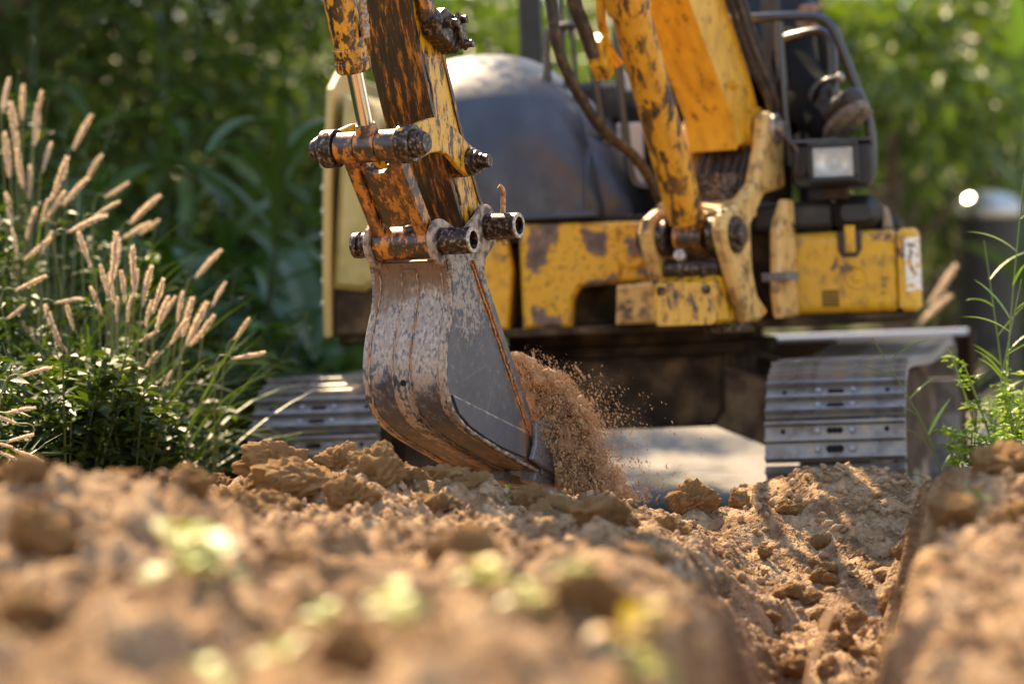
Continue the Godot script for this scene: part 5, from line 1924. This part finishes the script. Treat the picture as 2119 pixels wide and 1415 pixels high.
class Leaves:
	var v := PackedVector3Array()
	var n := PackedVector3Array()
	var c := PackedColorArray()

	# a small folded leaf: base, two flanks, tip
	func leaf(p: Vector3, dir: Vector3, up: Vector3, l: float, w: float, col: Color) -> void:
		var side := dir.cross(up).normalized()
		var nn := side.cross(dir).normalized()
		var a := p + dir * l * 0.45 + side * w * 0.5 + nn * w * 0.18
		var b := p + dir * l * 0.45 - side * w * 0.5 + nn * w * 0.18
		var tip := p + dir * l - nn * l * 0.12
		var n1 := (nn + side * -0.35).normalized()
		var n2 := (nn + side * 0.35).normalized()
		v.append_array([p, a, tip, p, tip, b])
		n.append_array([nn, n1, nn, nn, nn, n2])
		for k in 6:
			c.append(col)

	# a long bending blade in steps
	func strap(p: Vector3, dir: Vector3, l: float, w: float, droop: float, col: Color, steps := 7, col2 := Color(-1, 0, 0)) -> void:
		var d := dir.normalized()
		var side := d.cross(Vector3.UP)
		side = side.normalized() if side.length() > 0.05 else Vector3.RIGHT
		var q := p
		var prev := []
		for k in steps + 1:
			var t := float(k) / steps
			var wd := w * 0.5 * (0.35 + 1.3 * sin(PI * minf(1.0, 0.12 + t * 0.88)))
			if k == steps:
				wd = w * 0.02
			var nn := side.cross(d).normalized()
			var row := [q - side * wd + nn * wd * 0.35, q, q + side * wd + nn * wd * 0.35]
			var cc := col if col2.r < 0.0 else col.lerp(col2, t)
			if k > 0:
				for m in 2:
					var n0: Vector3 = (nn + side * (0.3 if m == 0 else -0.3)).normalized()
					v.append_array([prev[m], prev[m + 1], row[m + 1], prev[m], row[m + 1], row[m]])
					for e in 6:
						n.append(n0)
						c.append(cc)
			prev = row
			q += d * l / steps
			d = (d + Vector3.DOWN * droop / steps).normalized()

	func done() -> ArrayMesh:
		for k in range(0, v.size(), 3):          # front faces run clockwise about their normals
			if (v[k + 1] - v[k]).cross(v[k + 2] - v[k]).dot(n[k] + n[k + 1] + n[k + 2]) > 0.0:
				var q := v[k + 1]
				v[k + 1] = v[k + 2]
				v[k + 2] = q
				var m0 := n[k + 1]
				n[k + 1] = n[k + 2]
				n[k + 2] = m0
		var arr := []
		arr.resize(Mesh.ARRAY_MAX)
		arr[Mesh.ARRAY_VERTEX] = v
		arr[Mesh.ARRAY_NORMAL] = n
		arr[Mesh.ARRAY_COLOR] = c
		var m := ArrayMesh.new()
		m.add_surface_from_arrays(Mesh.PRIMITIVE_TRIANGLES, arr)
		return m


func any_dir() -> Vector3:
	return Vector3(rng.randfn(), rng.randfn(), rng.randfn()).normalized()


func shade_of(a: Color, b: Color) -> Color:
	var c := a.lerp(b, rng.randf())
	return c * rng.randf_range(0.75, 1.2)


# leaves spread through clumps inside an ellipsoid
func crown(lv: Leaves, c: Vector3, r: Vector3, clumps: int, per: int, size: float, a: Color, b: Color, spread := 0.3) -> void:
	for k in clumps:
		var d := any_dir()
		var at := c + d * r * pow(rng.randf_range(0.15, 1.0), 0.5)
		var rr := minf(r.x, r.y) * spread * rng.randf_range(0.7, 1.3)
		var tone := shade_of(a, b)
		for i in per:
			var p := at + any_dir() * rr * pow(rng.randf(), 0.4)
			var dir := (any_dir() + (p - c).normalized() * 0.8 + Vector3.DOWN * 0.35).normalized()
			var up := (Vector3.UP + any_dir() * 0.7).normalized()
			lv.leaf(p, dir, up, size * rng.randf_range(0.6, 1.3), size * rng.randf_range(0.35, 0.6), tone * rng.randf_range(0.8, 1.2))


func tree(called: String, label: String, group: String, x: float, d: float, h: float, r: Vector3, clumps: int, per: int, size: float, a: Color, b: Color) -> void:
	var y := ground_h(x, d) - 0.05
	var t := thing(called, label, "tree", Vector3(x, y, -d), group)
	var s := Shape.new()
	var bend := Vector3(rng.randf_range(-0.2, 0.2), 0, rng.randf_range(-0.2, 0.2))
	s.tube(smooth([Vector3.ZERO, Vector3(0, h * 0.3, 0) + bend * 0.6, Vector3(0, h * 0.65, 0) + bend, Vector3(0, h, 0) + bend * 0.5], 4), 0.035 * h + 0.03, 0.02, 9)
	for k in 7:
		var y0 := h * rng.randf_range(0.3, 0.75)
		var dir := Vector3(rng.randfn(), 0.0, rng.randfn()).normalized()
		s.tube(smooth([Vector3(0, y0, 0) + bend * 0.8, Vector3(0, y0 + r.y * 0.35, 0) + dir * r.x * 0.4, Vector3(0, y0 + r.y * 0.6, 0) + dir * r.x * 0.8], 3), 0.012 * h + 0.01, 0.008, 6)
	obj("trunk", s.done(), M.bark, t)
	var lv := Leaves.new()
	crown(lv, Vector3(0, h, 0), r, clumps, per, size, a, b)
	obj("crown", lv.done(), M.leaf, t)


func bush(called: String, label: String, group: String, x: float, d: float, h: float, w: float, n: int, size: float, a: Color, b: Color, base := -9.0) -> void:
	var y := (ground_h(x, d) if base < -5.0 else base) - 0.02
	var t := thing(called, label, "weed", Vector3(x, y, -d), group)
	var s := Shape.new()
	s.col = b * 0.8
	var lv := Leaves.new()
	var stems := maxi(5, int(n / 70.0))
	for k in stems:
		var lean := Vector3(rng.randfn(), 0, rng.randfn()) * w * 0.55
		var top := Vector3(lean.x, h * rng.randf_range(0.6, 1.0), lean.z)
		var root := lean * 0.25
		var path := smooth([root, root.lerp(top, 0.5) - lean * 0.12, top], 4)
		s.tube(path, 0.006, 0.002, 5)
		var per := int(n / stems)
		var tone := shade_of(a, b)
		for i in per:
			var f := pow(rng.randf(), 0.75)
			var p: Vector3 = path[int(f * (path.size() - 1))]
			p += any_dir() * w * 0.16 * rng.randf()
			var dir := Vector3(rng.randfn(), rng.randf_range(-0.3, 0.5), rng.randfn()).normalized()
			lv.leaf(p, dir, (Vector3.UP + any_dir() * 0.5).normalized(), size * rng.randf_range(0.6, 1.4), size * rng.randf_range(0.35, 0.65), tone * rng.randf_range(0.75, 1.25))
	obj("stems", s.done(), M.grass, t)
	obj("foliage", lv.done(), M.leaf, t)


# a bristly spike, 1 unit long along y
func seed_head_mesh(s: int) -> ArrayMesh:
	var r := RandomNumberGenerator.new()
	r.seed = s
	var lv := Leaves.new()
	var sh := Shape.new()
	sh.col = Color(0.82, 0.74, 0.58)
	var path := []
	for k in 9:
		var t := k / 8.0
		path.append(Vector3(0.10 * t * t, t, 0))
	for k in 8:
		var t := (k + 0.5) / 8.0
		sh.tube([path[k], path[k + 1]], 0.036 * sin(PI * (0.12 + 0.8 * t)), 0.036 * sin(PI * minf(0.97, 0.22 + 0.8 * t)), 6)
	var core := sh.done().surface_get_arrays(0)
	for k in 620:
		var t := r.randf()
		var p := Vector3(0.10 * t * t, t, 0)
		var a := r.randf() * TAU
		var dir := Vector3(cos(a), r.randf_range(0.8, 1.7), sin(a)).normalized()
		var l := r.randf_range(0.10, 0.24) * (0.6 + 0.5 * sin(PI * t))
		var col := Color(0.93, 0.89, 0.78).lerp(Color(0.90, 0.80, 0.70), r.randf())
		lv.leaf(p, dir, Vector3(r.randfn(), r.randfn(), r.randfn()).normalized(), l, 0.016, col)
	var m := lv.done()
	m.add_surface_from_arrays(Mesh.PRIMITIVE_TRIANGLES, core)
	return m


func fountain_grass(label: String, heads: Array, meshes: Array, base: Vector3, tufts: int, height: float) -> void:
	var t := thing("fountain_grass", label, "grass clump", base, "fountain grass clumps with pink seed heads")
	var lv := Leaves.new()
	for k in tufts:
		var a := rng.randf() * TAU
		var out := Vector3(cos(a), 0, sin(a))
		lv.strap(out * rng.randf() * 0.10, (out * rng.randf_range(0.15, 0.8) + Vector3.UP).normalized(), height * rng.randf_range(0.6, 1.35), 0.011, rng.randf_range(0.6, 2.4), shade_of(Color(0.07, 0.12, 0.03), Color(0.16, 0.20, 0.06)), 8)
	obj("blades", lv.done(), M.grass, t)
	var s := Shape.new()
	s.col = Color(0.20, 0.22, 0.08)
	for h in heads:
		var tilt := deg_to_rad(float(h[4]))
		var up := Vector3(sin(tilt), cos(tilt), rng.randf_range(-0.25, 0.25)).normalized()
		var mid := Vector3(h[0], h[1], -h[2]) - base
		var foot: Vector3 = mid - up * h[3] * 0.5
		var root := Vector3(clampf(foot.x * 0.4, -0.12, 0.12), 0, clampf(foot.z * 0.5, -0.1, 0.1))
		s.tube(smooth([root, root.lerp(foot, 0.55) + Vector3(0, foot.y * 0.12, 0) - up * 0.02, foot - up * 0.04, foot + up * 0.01], 4), 0.0028, 0.0018, 5)
		var b := Basis(up.cross(Vector3.BACK).normalized(), up, Vector3.BACK)
		b = Basis(b.x, up, b.x.cross(up)) * Basis(Vector3.UP, rng.randf() * TAU)
		obj("seed_head", meshes[rng.randi() % 3], M.seed, t, Transform3D(b * Basis.from_scale(Vector3(0.66, 1.0, 0.66) * h[3] * rng.randf_range(0.8, 1.25)), foot))
	obj("stalks", s.done(), M.grass, t)


# long arching leaves, each one a part, from a short cane
func strap_plant(called: String, label: String, group: String, x: float, d: float, h: float, n: int, l: float, w: float, droop: float, a: Color, b: Color, lean := Vector3.ZERO) -> void:
	var y := ground_h(x, d) - 0.03
	var t := thing(called, label, "plant", Vector3(x, y, -d), group)
	var s := Shape.new()
	var top := Vector3(lean.x * h, h, lean.z * h)
	s.col = Color(0.05, 0.09, 0.03)
	s.tube(smooth([Vector3.ZERO, top * 0.5, top], 4), 0.022, 0.010, 8)
	obj("cane", s.done(), M.grass, t)
	for k in n:
		var f := 0.25 + 0.75 * (k + rng.randf()) / n
		var ang := k * 2.4 + rng.randf_range(-0.4, 0.4)
		var out := Vector3(cos(ang), 0, sin(ang)) + lean * 0.5
		var lv := Leaves.new()
		lv.strap(Vector3.ZERO, (out * rng.randf_range(0.6, 1.2) + Vector3.UP * rng.randf_range(0.3, 1.2)).normalized(), l * rng.randf_range(0.7, 1.2), w * rng.randf_range(0.8, 1.2), droop * rng.randf_range(0.6, 1.4), shade_of(a, b), 9)
		obj("leaf", lv.done(), M.strap_leaf, t, Transform3D(Basis(), top * f))


func left_growth() -> void:
	rng.seed = 31
	var heads := {
		"near": [[-1.212, 0.583, 7.30, 0.080, 70], [-1.236, 0.489, 7.20, 0.079, 75], [-1.270, 0.465, 7.20, 0.073, -70], [-1.205, 0.429, 7.00, 0.059, 75], [-1.182, 0.391, 7.00, 0.082, 110], [-1.205, 0.392, 6.90, 0.070, 112], [-1.223, 0.421, 6.90, 0.046, 105]],
		"low": [[-1.267, 0.751, 8.20, 0.090, 80], [-1.384, 0.795, 8.20, 0.083, 65], [-1.419, 0.715, 8.20, 0.069, 55], [-1.281, 0.616, 8.20, 0.083, -35], [-1.309, 0.671, 8.20, 0.096, -25], [-1.387, 0.655, 8.30, 0.084, -30], [-1.260, 0.698, 8.20, 0.069, -15], [-1.162, 0.572, 8.00, 0.061, 50]],
		"tall": [[-1.234, 0.892, 8.30, 0.105, -20], [-1.136, 0.857, 8.20, 0.124, 8], [-1.150, 0.892, 8.40, 0.085, 3], [-1.081, 0.829, 8.20, 0.103, 0], [-1.074, 0.795, 8.20, 0.083, 10], [-1.034, 0.782, 8.10, 0.102, 12], [-1.000, 0.755, 8.10, 0.088, 20], [-1.109, 0.795, 8.20, 0.110, -5], [-1.157, 0.780, 8.30, 0.084, -8], [-1.178, 0.808, 8.30, 0.098, -15], [-1.199, 0.745, 8.30, 0.084, -20], [-1.129, 0.726, 8.20, 0.083, 0], [-1.095, 0.726, 8.20, 0.083, 5], [-1.040, 0.712, 8.20, 0.083, 8]],
		"side": [[-1.005, 0.705, 8.20, 0.096, 15], [-0.973, 0.723, 8.40, 0.085, 8], [-0.952, 0.695, 8.40, 0.113, 12], [-0.931, 0.666, 8.40, 0.113, 22], [-0.910, 0.652, 8.40, 0.099, 40], [-0.881, 0.763, 8.60, 0.087, 25], [-0.938, 0.850, 8.80, 0.104, 40], [-1.009, 0.723, 8.40, 0.099, 25], [-0.969, 0.655, 8.30, 0.084, 30], [-1.033, 0.581, 8.20, 0.055, 35], [-1.047, 0.643, 8.20, 0.055, 60], [-0.973, 0.530, 8.10, 0.054, 30]],
		"up": [[-1.587, 1.395, 9.00, 0.136, 5], [-1.569, 1.376, 9.20, 0.124, 2], [-1.515, 1.368, 9.20, 0.124, 15], [-1.522, 1.298, 9.20, 0.139, 5], [-1.592, 1.283, 9.20, 0.139, -5], [-1.475, 1.202, 9.10, 0.122, 10], [-1.580, 1.183, 9.00, 0.121, -8], [-1.542, 1.145, 9.00, 0.106, -12], [-1.512, 1.107, 9.00, 0.106, 5], [-1.537, 1.013, 8.80, 0.104, -10], [-1.488, 0.922, 8.60, 0.087, -10]],
		"mid": [[-1.390, 1.101, 8.80, 0.126, 25], [-1.404, 1.027, 8.80, 0.104, 35], [-1.434, 1.013, 8.80, 0.089, 12], [-1.478, 0.968, 8.80, 0.089, 15], [-1.413, 1.277, 9.40, 0.111, 25], [-1.374, 1.166, 9.40, 0.095, 30], [-1.376, 1.077, 9.00, 0.106, 40], [-1.410, 0.916, 8.70, 0.088, 30], [-1.430, 0.893, 8.60, 0.087, 50]],
		"lean": [[-1.242, 0.977, 8.40, 0.134, 62], [-1.213, 1.023, 8.60, 0.101, 55], [-1.164, 1.016, 9.00, 0.106, 45], [-1.267, 1.090, 9.20, 0.093, 60], [-1.159, 0.974, 9.20, 0.093, 55], [-1.187, 0.956, 9.00, 0.091, 58]],
		"alone": [[-0.743, 0.597, 8.00, 0.081, 82], [-0.790, 0.666, 8.40, 0.085, 35]],
		"far": [[1.711, 0.753, 11.50, 0.155, 35], [1.679, 0.666, 11.50, 0.145, 45], [1.759, 0.801, 11.60, 0.117, 25]],
	}
	var meshes := [seed_head_mesh(1), seed_head_mesh(2), seed_head_mesh(3)]
	fountain_grass("fountain grass with bristly heads drooping low over the dug earth", heads.near, meshes, Vector3(-1.42, ground_h(-1.42, 7.3), -7.3), 90, 0.35)
	fountain_grass("fountain grass with arched heads above dark weeds", heads.low, meshes, Vector3(-1.36, ground_h(-1.36, 8.25), -8.25), 120, 0.55)
	fountain_grass("densest fountain grass clump with a sheaf of upright pale heads", heads.tall, meshes, Vector3(-1.13, ground_h(-1.13, 8.3), -8.3), 160, 0.65)
	fountain_grass("fountain grass whose heads fan towards the excavator's shaded track", heads.side, meshes, Vector3(-1.04, ground_h(-1.04, 8.45), -8.45), 80, 0.48)
	fountain_grass("tallest fountain grass with spires against the dark thicket", heads.up, meshes, Vector3(-1.55, ground_h(-1.55, 9.1), -9.1), 150, 0.9)
	fountain_grass("fountain grass with leaning heads beside the tallest spires", heads.mid, meshes, Vector3(-1.42, ground_h(-1.42, 8.9), -8.9), 130, 0.8)
	fountain_grass("fountain grass with sunlit heads bent nearly flat", heads.lean, meshes, Vector3(-1.30, ground_h(-1.30, 8.75), -8.75), 100, 0.7)
	fountain_grass("sparse fountain grass with a single head near the track", heads.alone, meshes, Vector3(-0.93, ground_h(-0.93, 8.4), -8.4), 22, 0.32)
	fountain_grass("fountain grass leaning out from behind the dozer blade", heads.far, meshes, Vector3(1.62, ground_h(1.62, 11.6), -11.6), 90, 0.6)
	var dark := Color(0.045, 0.078, 0.022)
	var mid := Color(0.11, 0.15, 0.04)
	for b in [[-1.43, 7.55, 0.42, 0.26], [-1.20, 7.75, 0.42, 0.26], [-1.06, 7.95, 0.34, 0.20], [-1.48, 8.2, 0.60, 0.30], [-1.22, 8.5, 0.55, 0.30], [-1.02, 8.65, 0.42, 0.22], [-1.62, 8.9, 0.85, 0.34], [-1.36, 9.3, 0.78, 0.34], [-1.08, 9.4, 0.68, 0.32], [-0.92, 9.9, 0.50, 0.22], [-1.75, 9.9, 1.1, 0.4]]:
		bush("weed_bush", "low dark green leafy weed at the foot of the fountain grass", "dark weeds below the fountain grass", b[0], b[1], b[2] * 1.35, b[3], 1900, 0.050, dark, mid)
	for b in [[-1.0, 10.6, 0.62, 0.28], [-1.25, 10.6, 0.85, 0.35], [-0.85, 11.6, 0.55, 0.3], [-1.6, 11.0, 1.0, 0.4]]:
		bush("broad_weed", "weed with broad blurred leaves between the grass and the track", "broad-leaved weeds by the track", b[0], b[1], b[2], b[3], 320, 0.12, Color(0.07, 0.14, 0.035), Color(0.15, 0.24, 0.06))


func back_growth() -> void:
	rng.seed = 47
	var deep := Color(0.085, 0.135, 0.033)
	var green := Color(0.15, 0.205, 0.05)
	var lime := Color(0.26, 0.40, 0.04)
	# strap-leaved canes in the shade
	for c in [[-2.55, 12.2, 1.15, 14], [-2.1, 12.6, 1.35, 16], [-1.75, 12.0, 1.1, 14], [-1.45, 12.8, 1.45, 16], [-1.2, 12.2, 1.2, 14], [-2.9, 13.4, 1.6, 14], [-2.3, 13.8, 1.9, 16], [-1.7, 14.0, 1.9, 16], [-0.95, 13.4, 1.3, 14]]:
		strap_plant("cane_plant", "tall cane with long arching dark leaves in the shade", "canes in the shaded thicket", c[0], c[1], c[2], c[3], 0.75, 0.05, 1.6, Color(0.06, 0.105, 0.03), Color(0.12, 0.18, 0.05))
	strap_plant("cane_plant", "cane with bright sunlit leaves fanning towards the bucket cylinder", "", -1.05, 11.4, 1.45, 20, 0.8, 0.042, 1.1, Color(0.06, 0.105, 0.03), Color(0.12, 0.18, 0.05), Vector3(0.12, 0, 0.1))
	for c in [[-1.05, 11.9, 0.95], [-0.85, 12.3, 0.8], [-1.3, 11.6, 0.85]]:
		strap_plant("broad_leaf_plant", "plant with broad drooping bluish leaves beside the excavator", "broad drooping plants beside the excavator", c[0], c[1], c[2], 12, 0.55, 0.11, 2.6, Color(0.07, 0.13, 0.06), Color(0.12, 0.19, 0.10))
	# thicket, then crowns above the view added to darken it
	for c in [[-3.2, 15.0, 2.4, 1.3], [-2.2, 15.6, 2.5, 1.2], [-1.2, 16.0, 2.4, 1.1], [-0.3, 16.6, 2.2, 1.0], [-3.6, 17.5, 3.2, 1.5], [-0.9, 14.8, 1.4, 0.8], [-2.4, 18.5, 3.2, 1.5]]:
		tree("thicket_shrub", "dense leafy shrub in the thicket behind the canes", "shrubs of the shaded thicket", c[0], c[1], c[2] * 0.6, Vector3(c[3], c[2] * 0.6, c[3]), 60, 60, 0.11, deep, green)
	for c in [[-3.3, 16.6, 4.2, 2.0], [-4.7, 17.6, 4.6, 2.0], [-6.9, 16.5, 4.9, 2.2]]:
		tree("shade_tree", "tall tree added so that its dense crown shades the thicket", "tall trees added to shade the thicket", c[0], c[1], c[2], Vector3(c[3], 1.5, c[3]), 190, 90, 0.18, deep, green)  # added for the darkness their crowns cast on the thicket
	tree("added_side_tree", "unseen tree added beside the clearing to keep sky light off the thicket", "", -5.0, 11.9, 3.7, Vector3(1.6, 0.7, 1.3), 150, 90, 0.16, deep, green)  # added out of view to block the upper sky from the thicket
	tree("added_canopy_tree", "low spreading tree added above the view to shade the canes", "", -2.9, 14.3, 3.55, Vector3(2.4, 0.8, 1.8), 300, 100, 0.18, deep, green)  # added crown above the view, blocking sky and sun over the canes
	for c in [[0.4, 19.5, 1.7, 1.1], [1.5, 20.5, 1.8, 1.2], [-0.4, 21.0, 2.0, 1.2]]:
		tree("lime_tree", "small bright yellow-green tree behind the boom", "small bright trees behind the excavator", c[0], c[1], c[2], Vector3(c[3], c[3], c[3]), 45, 32, 0.15, Color(0.09, 0.145, 0.034), Color(0.17, 0.225, 0.05))
	for k in 18:
		var x := -13.0 + k * 1.6
		tree("far_tree", "far dark tree closing off the view behind the clearing", "far trees behind the clearing", x + rng.randf_range(-0.3, 0.3), rng.randf_range(27.0, 30.0), rng.randf_range(2.4, 3.4), Vector3(1.5, 2.6, 1.5), 70, 45, 0.22, Color(0.06, 0.10, 0.03), Color(0.12, 0.17, 0.045))


func right_growth() -> void:
	rng.seed = 59
	var green := Color(0.09, 0.145, 0.034)
	var lime := Color(0.19, 0.245, 0.05)
	for c in [[2.3, 17.5, 2.2, 0.7], [2.6, 19.0, 2.0, 0.8], [3.1, 21.0, 1.5, 0.8], [2.3, 21.5, 2.3, 1.0], [3.9, 22.0, 1.2, 0.7]]:
		tree("sunlit_tree", "sunlit yellow-green tree beyond the operator's side", "sunlit trees beyond the operator", c[0], c[1], c[2], Vector3(c[3], c[3] * 0.9, c[3]), 42, 30, 0.16, green, lime)
	for c in [[3.1, 20.5, 0.8, 0.5], [3.6, 21.0, 0.95, 0.6], [4.1, 21.5, 1.0, 0.7], [2.7, 20.0, 0.7, 0.45]]:
		bush("roadside_shrub", "low olive shrub at the edge of the pale road", "low shrubs along the pale road", c[0], c[1], c[2], c[3], 900, 0.07, Color(0.06, 0.09, 0.03), Color(0.17, 0.22, 0.06))
	for c in [[3.0, 19.5, 0.85, 0.4], [3.5, 20.2, 0.9, 0.5]]:
		bush("dry_shrub", "dry brownish shrub among the green ones by the road", "dry shrubs by the road", c[0], c[1], c[2], c[3], 420, 0.06, Color(0.15, 0.11, 0.06), Color(0.22, 0.18, 0.09))
	# palm-like leaf sprays
	strap_plant("cane_plant", "cane with a dark leaf slanting across the grey shed", "", 3.1, 17.0, 2.2, 9, 1.1, 0.10, 0.7, Color(0.06, 0.105, 0.03), Color(0.12, 0.18, 0.05), Vector3(-0.05, 0, 0))
	# shed
	var sh := thing("shed", "dark grey shed with an overhanging roof behind the trees", "shed", Vector3(4.9, ground_h(4.9, 24.5), -24.5))
	var s := Shape.new()
	s.box(Vector3(-1.3, 0.0, -1.2), Vector3(1.6, 3.6, 0.0), 0.02)
	obj("wall", s.done(), M.shed_wall, sh)
	s = Shape.new()
	s.prism([[-1.7, 3.605], [2.0, 3.605], [2.0, 3.75], [-1.7, 4.2]], "z", -1.6, 0.5, 0.02)
	obj("roof", s.done(), M.shed_wall, sh)
	s = Shape.new()
	s.box(Vector3(-0.2, 0.0, 0.002), Vector3(0.7, 2.1, 0.05), 0.01)
	obj("door", s.done(), M.bark, sh)
	# drum; its pale shiny lid stands in for a sunlit rounded top
	var dr := thing("drum", "dark drum by the road with a pale lid standing in for its sunlit top", "drum", Vector3(3.02, ground_h(3.02, 18.2), -18.2))
	s = Shape.new()
	s.lathe(Vector3.ZERO, Vector3.UP, [[0, 0.0], [0, 0.19], [0.02, 0.20], [0.42, 0.20], [0.44, 0.21], [0.46, 0.20], [1.22, 0.20], [1.24, 0.0]], 28)
	obj("drum_body", s.done(), M.drum_side, dr)
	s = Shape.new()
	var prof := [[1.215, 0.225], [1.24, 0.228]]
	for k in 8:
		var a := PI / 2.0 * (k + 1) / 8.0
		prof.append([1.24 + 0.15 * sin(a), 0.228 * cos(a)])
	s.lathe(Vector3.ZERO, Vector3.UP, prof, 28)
	obj("drum_lit_top", s.done(), M.drum_lit_top, dr)
	# near side: sunny weeds and tall grass stems by the track
	for c in [[1.33, 7.75, 0.50, 0.16], [1.42, 7.9, 0.52, 0.18], [1.24, 7.8, 0.30, 0.12], [1.36, 7.5, 0.36, 0.13], [1.27, 7.4, 0.22, 0.10]]:
		bush("sunny_weed", "sunlit weed with small yellow-green leaves beside the lit track", "sunny weeds beside the lit track", c[0], c[1], c[2], c[3], 620, 0.030, Color(0.17, 0.27, 0.035), Color(0.34, 0.42, 0.08))
	for c in [[1.345, 7.9, 0.98, 0.02], [1.41, 8.05, 0.85, -0.03], [1.29, 7.8, 0.66, 0.03], [1.47, 8.0, 0.75, 0.05], [1.24, 8.0, 0.55, -0.08]]:
		var t := thing("tall_grass", "tall thin grass stem with narrow leaves beside the lit track", "grass", Vector3(c[0], ground_h(c[0], c[1]) - 0.01, -c[1]), "tall grass stems beside the lit track")
		s = Shape.new()
		s.col = Color(0.18, 0.24, 0.06)
		var path := smooth([Vector3.ZERO, Vector3(c[3], c[2] * 0.5, 0), Vector3(c[3] * 3.0, c[2], 0.02)], 6)
		s.tube(path, 0.0032, 0.0015, 6)
		obj("stem", s.done(), M.grass, t)
		for k in 9:
			var lv := Leaves.new()
			var sg := 1.0 if k % 2 == 0 else -1.0
			lv.strap(Vector3.ZERO, Vector3(sg * rng.randf_range(0.4, 1.0), rng.randf_range(0.4, 1.3), rng.randf_range(-0.4, 0.4)).normalized(), rng.randf_range(0.08, 0.17), 0.010, rng.randf_range(0.2, 1.0), shade_of(Color(0.18, 0.28, 0.045), Color(0.32, 0.42, 0.09)), 6)
			obj("leaf", lv.done(), M.grass, t, Transform3D(Basis(), path[2 + k]))


func seedling(called: String, label: String, group: String, x: float, d: float, h: float, n: int, l: float, a: Color, b: Color) -> void:
	var t := thing(called, label, "seedling", Vector3(x, ground_h(x, d) - 0.005, -d), group)
	var s := Shape.new()
	s.col = Color(0.30, 0.34, 0.10)
	var top := Vector3(rng.randf_range(-0.2, 0.2) * h, h, rng.randf_range(-0.2, 0.2) * h)
	s.tube(smooth([Vector3.ZERO, top * 0.5, top], 3), 0.0022, 0.0012, 5)
	obj("stem", s.done(), M.grass, t)
	for k in n:
		var lv := Leaves.new()
		var ang := k * 2.4 + rng.randf()
		lv.strap(Vector3.ZERO, Vector3(cos(ang), rng.randf_range(0.3, 1.0), sin(ang)).normalized(), l * rng.randf_range(0.7, 1.2), l * 0.5, 1.2, shade_of(a, b), 5)
		obj("leaf", lv.done(), M.grass, t, Transform3D(Basis(), top * (0.4 + 0.6 * k / n)))


func near_growth() -> void:
	rng.seed = 71
	var lime := Color(0.38, 0.40, 0.045)
	var green := Color(0.20, 0.32, 0.04)
	var pale := Color(0.55, 0.55, 0.28)
	for c in [[-0.45, 3.9, 0.13, 7, 0.070], [-0.39, 3.7, 0.08, 5, 0.055], [-0.33, 3.2, 0.07, 5, 0.045], [-0.26, 3.3, 0.05, 4, 0.042], [-0.24, 3.6, 0.06, 4, 0.04], [-0.14, 3.5, 0.06, 5, 0.042], [-0.12, 3.2, 0.05, 4, 0.04], [-0.03, 3.7, 0.07, 5, 0.042], [0.02, 3.6, 0.06, 5, 0.04], [0.075, 3.6, 0.055, 4, 0.04], [0.16, 3.4, 0.06, 5, 0.045], [0.185, 3.3, 0.055, 4, 0.04], [0.20, 3.1, 0.05, 5, 0.042], [0.235, 3.2, 0.045, 4, 0.036]]:
		seedling("seedling", "yellow-green seedling sprouting from the spoil well before the bucket", "seedlings on the near spoil", c[0], c[1], c[2], c[3], c[4], lime, pale if rng.randf() < 0.4 else lime)
	seedling("seedling", "seedling with an orange-tinged yellow leaf beside green ones", "", 0.135, 3.4, 0.09, 4, 0.055, Color(0.55, 0.28, 0.04), Color(0.50, 0.44, 0.05))
	seedling("seedling", "tiny bright green sprig on the trench's sloping side", "", 0.385, 5.45, 0.02, 2, 0.028, Color(0.20, 0.36, 0.03), green)
	seedling("seedling", "tiny red-green sprout on the trench's crest by an angular clod", "", 0.325, 6.75, 0.02, 4, 0.022, Color(0.32, 0.30, 0.05), lime)
	seedling("seedling", "small green sprout between clods left of the falling soil", "", -0.205, 6.3, 0.02, 4, 0.025, green, lime)
	seedling("seedling", "bright leaf on the far bank of the trench", "", 0.96, 5.95, 0.04, 2, 0.035, lime, green)
	seedling("seedling", "second sprig lower on the far bank of the trench", "", 0.89, 5.5, 0.03, 2, 0.03, lime, green)
	seedling("flower_seedling", "slender seedling with yellow flowers before the shaded track", "", -0.41, 7.95, 0.20, 9, 0.032, Color(0.45, 0.45, 0.05), lime)
	# bright mat of tiny leaves under the bucket
	var t := thing("moss_patch", "mat of tiny lime green leaves under the bucket's lip", "ground plant", Vector3(0.05, ground_h(0.05, 6.95), -6.95))
	var lv := Leaves.new()
	for k in 420:
		var a := rng.randf() * TAU
		var r := sqrt(rng.randf())
		var x := cos(a) * r * 0.085
		var z := sin(a) * r * 0.05
		lv.leaf(Vector3(x, ground_h(0.05 + x, 6.95 - z) - t.position.y + rng.randf_range(0.0, 0.018), z), any_dir(), (Vector3.UP + any_dir() * 0.4).normalized(), 0.010, 0.007, shade_of(lime, Color(0.42, 0.46, 0.05)))
	obj("foliage", lv.done(), M.leaf, t)
	# dry stems across the trench
	var s := Shape.new()
	for path in [[Vector3(0.46, 0.0, -4.45), Vector3(0.475, 0.17, -4.6), Vector3(0.53, 0.265, -4.8), Vector3(0.60, 0.28, -5.0)]]:
		s.tube(smooth(path, 6), 0.005, 0.003, 6)
	var st := obj("dry_root", s.done(), M.dry_stem)
	tag(st, "arched orange dry root hanging over the near trench", "dry root")
	for q in [[Vector3(0.62, 0.12, -5.0), Vector3(0.72, 0.21, -4.9), Vector3(0.84, 0.30, -4.95)], [Vector3(0.60, 0.20, -5.15), Vector3(0.75, 0.23, -5.05), Vector3(0.92, 0.20, -5.0)]]:
		s = Shape.new()
		s.tube(smooth(q, 6), 0.0025, 0.0015, 5)
		tag(obj("dry_straw", s.done(), M.dry_stem), "thin pale straw lying against the far trench wall", "straw", "straws on the trench wall")
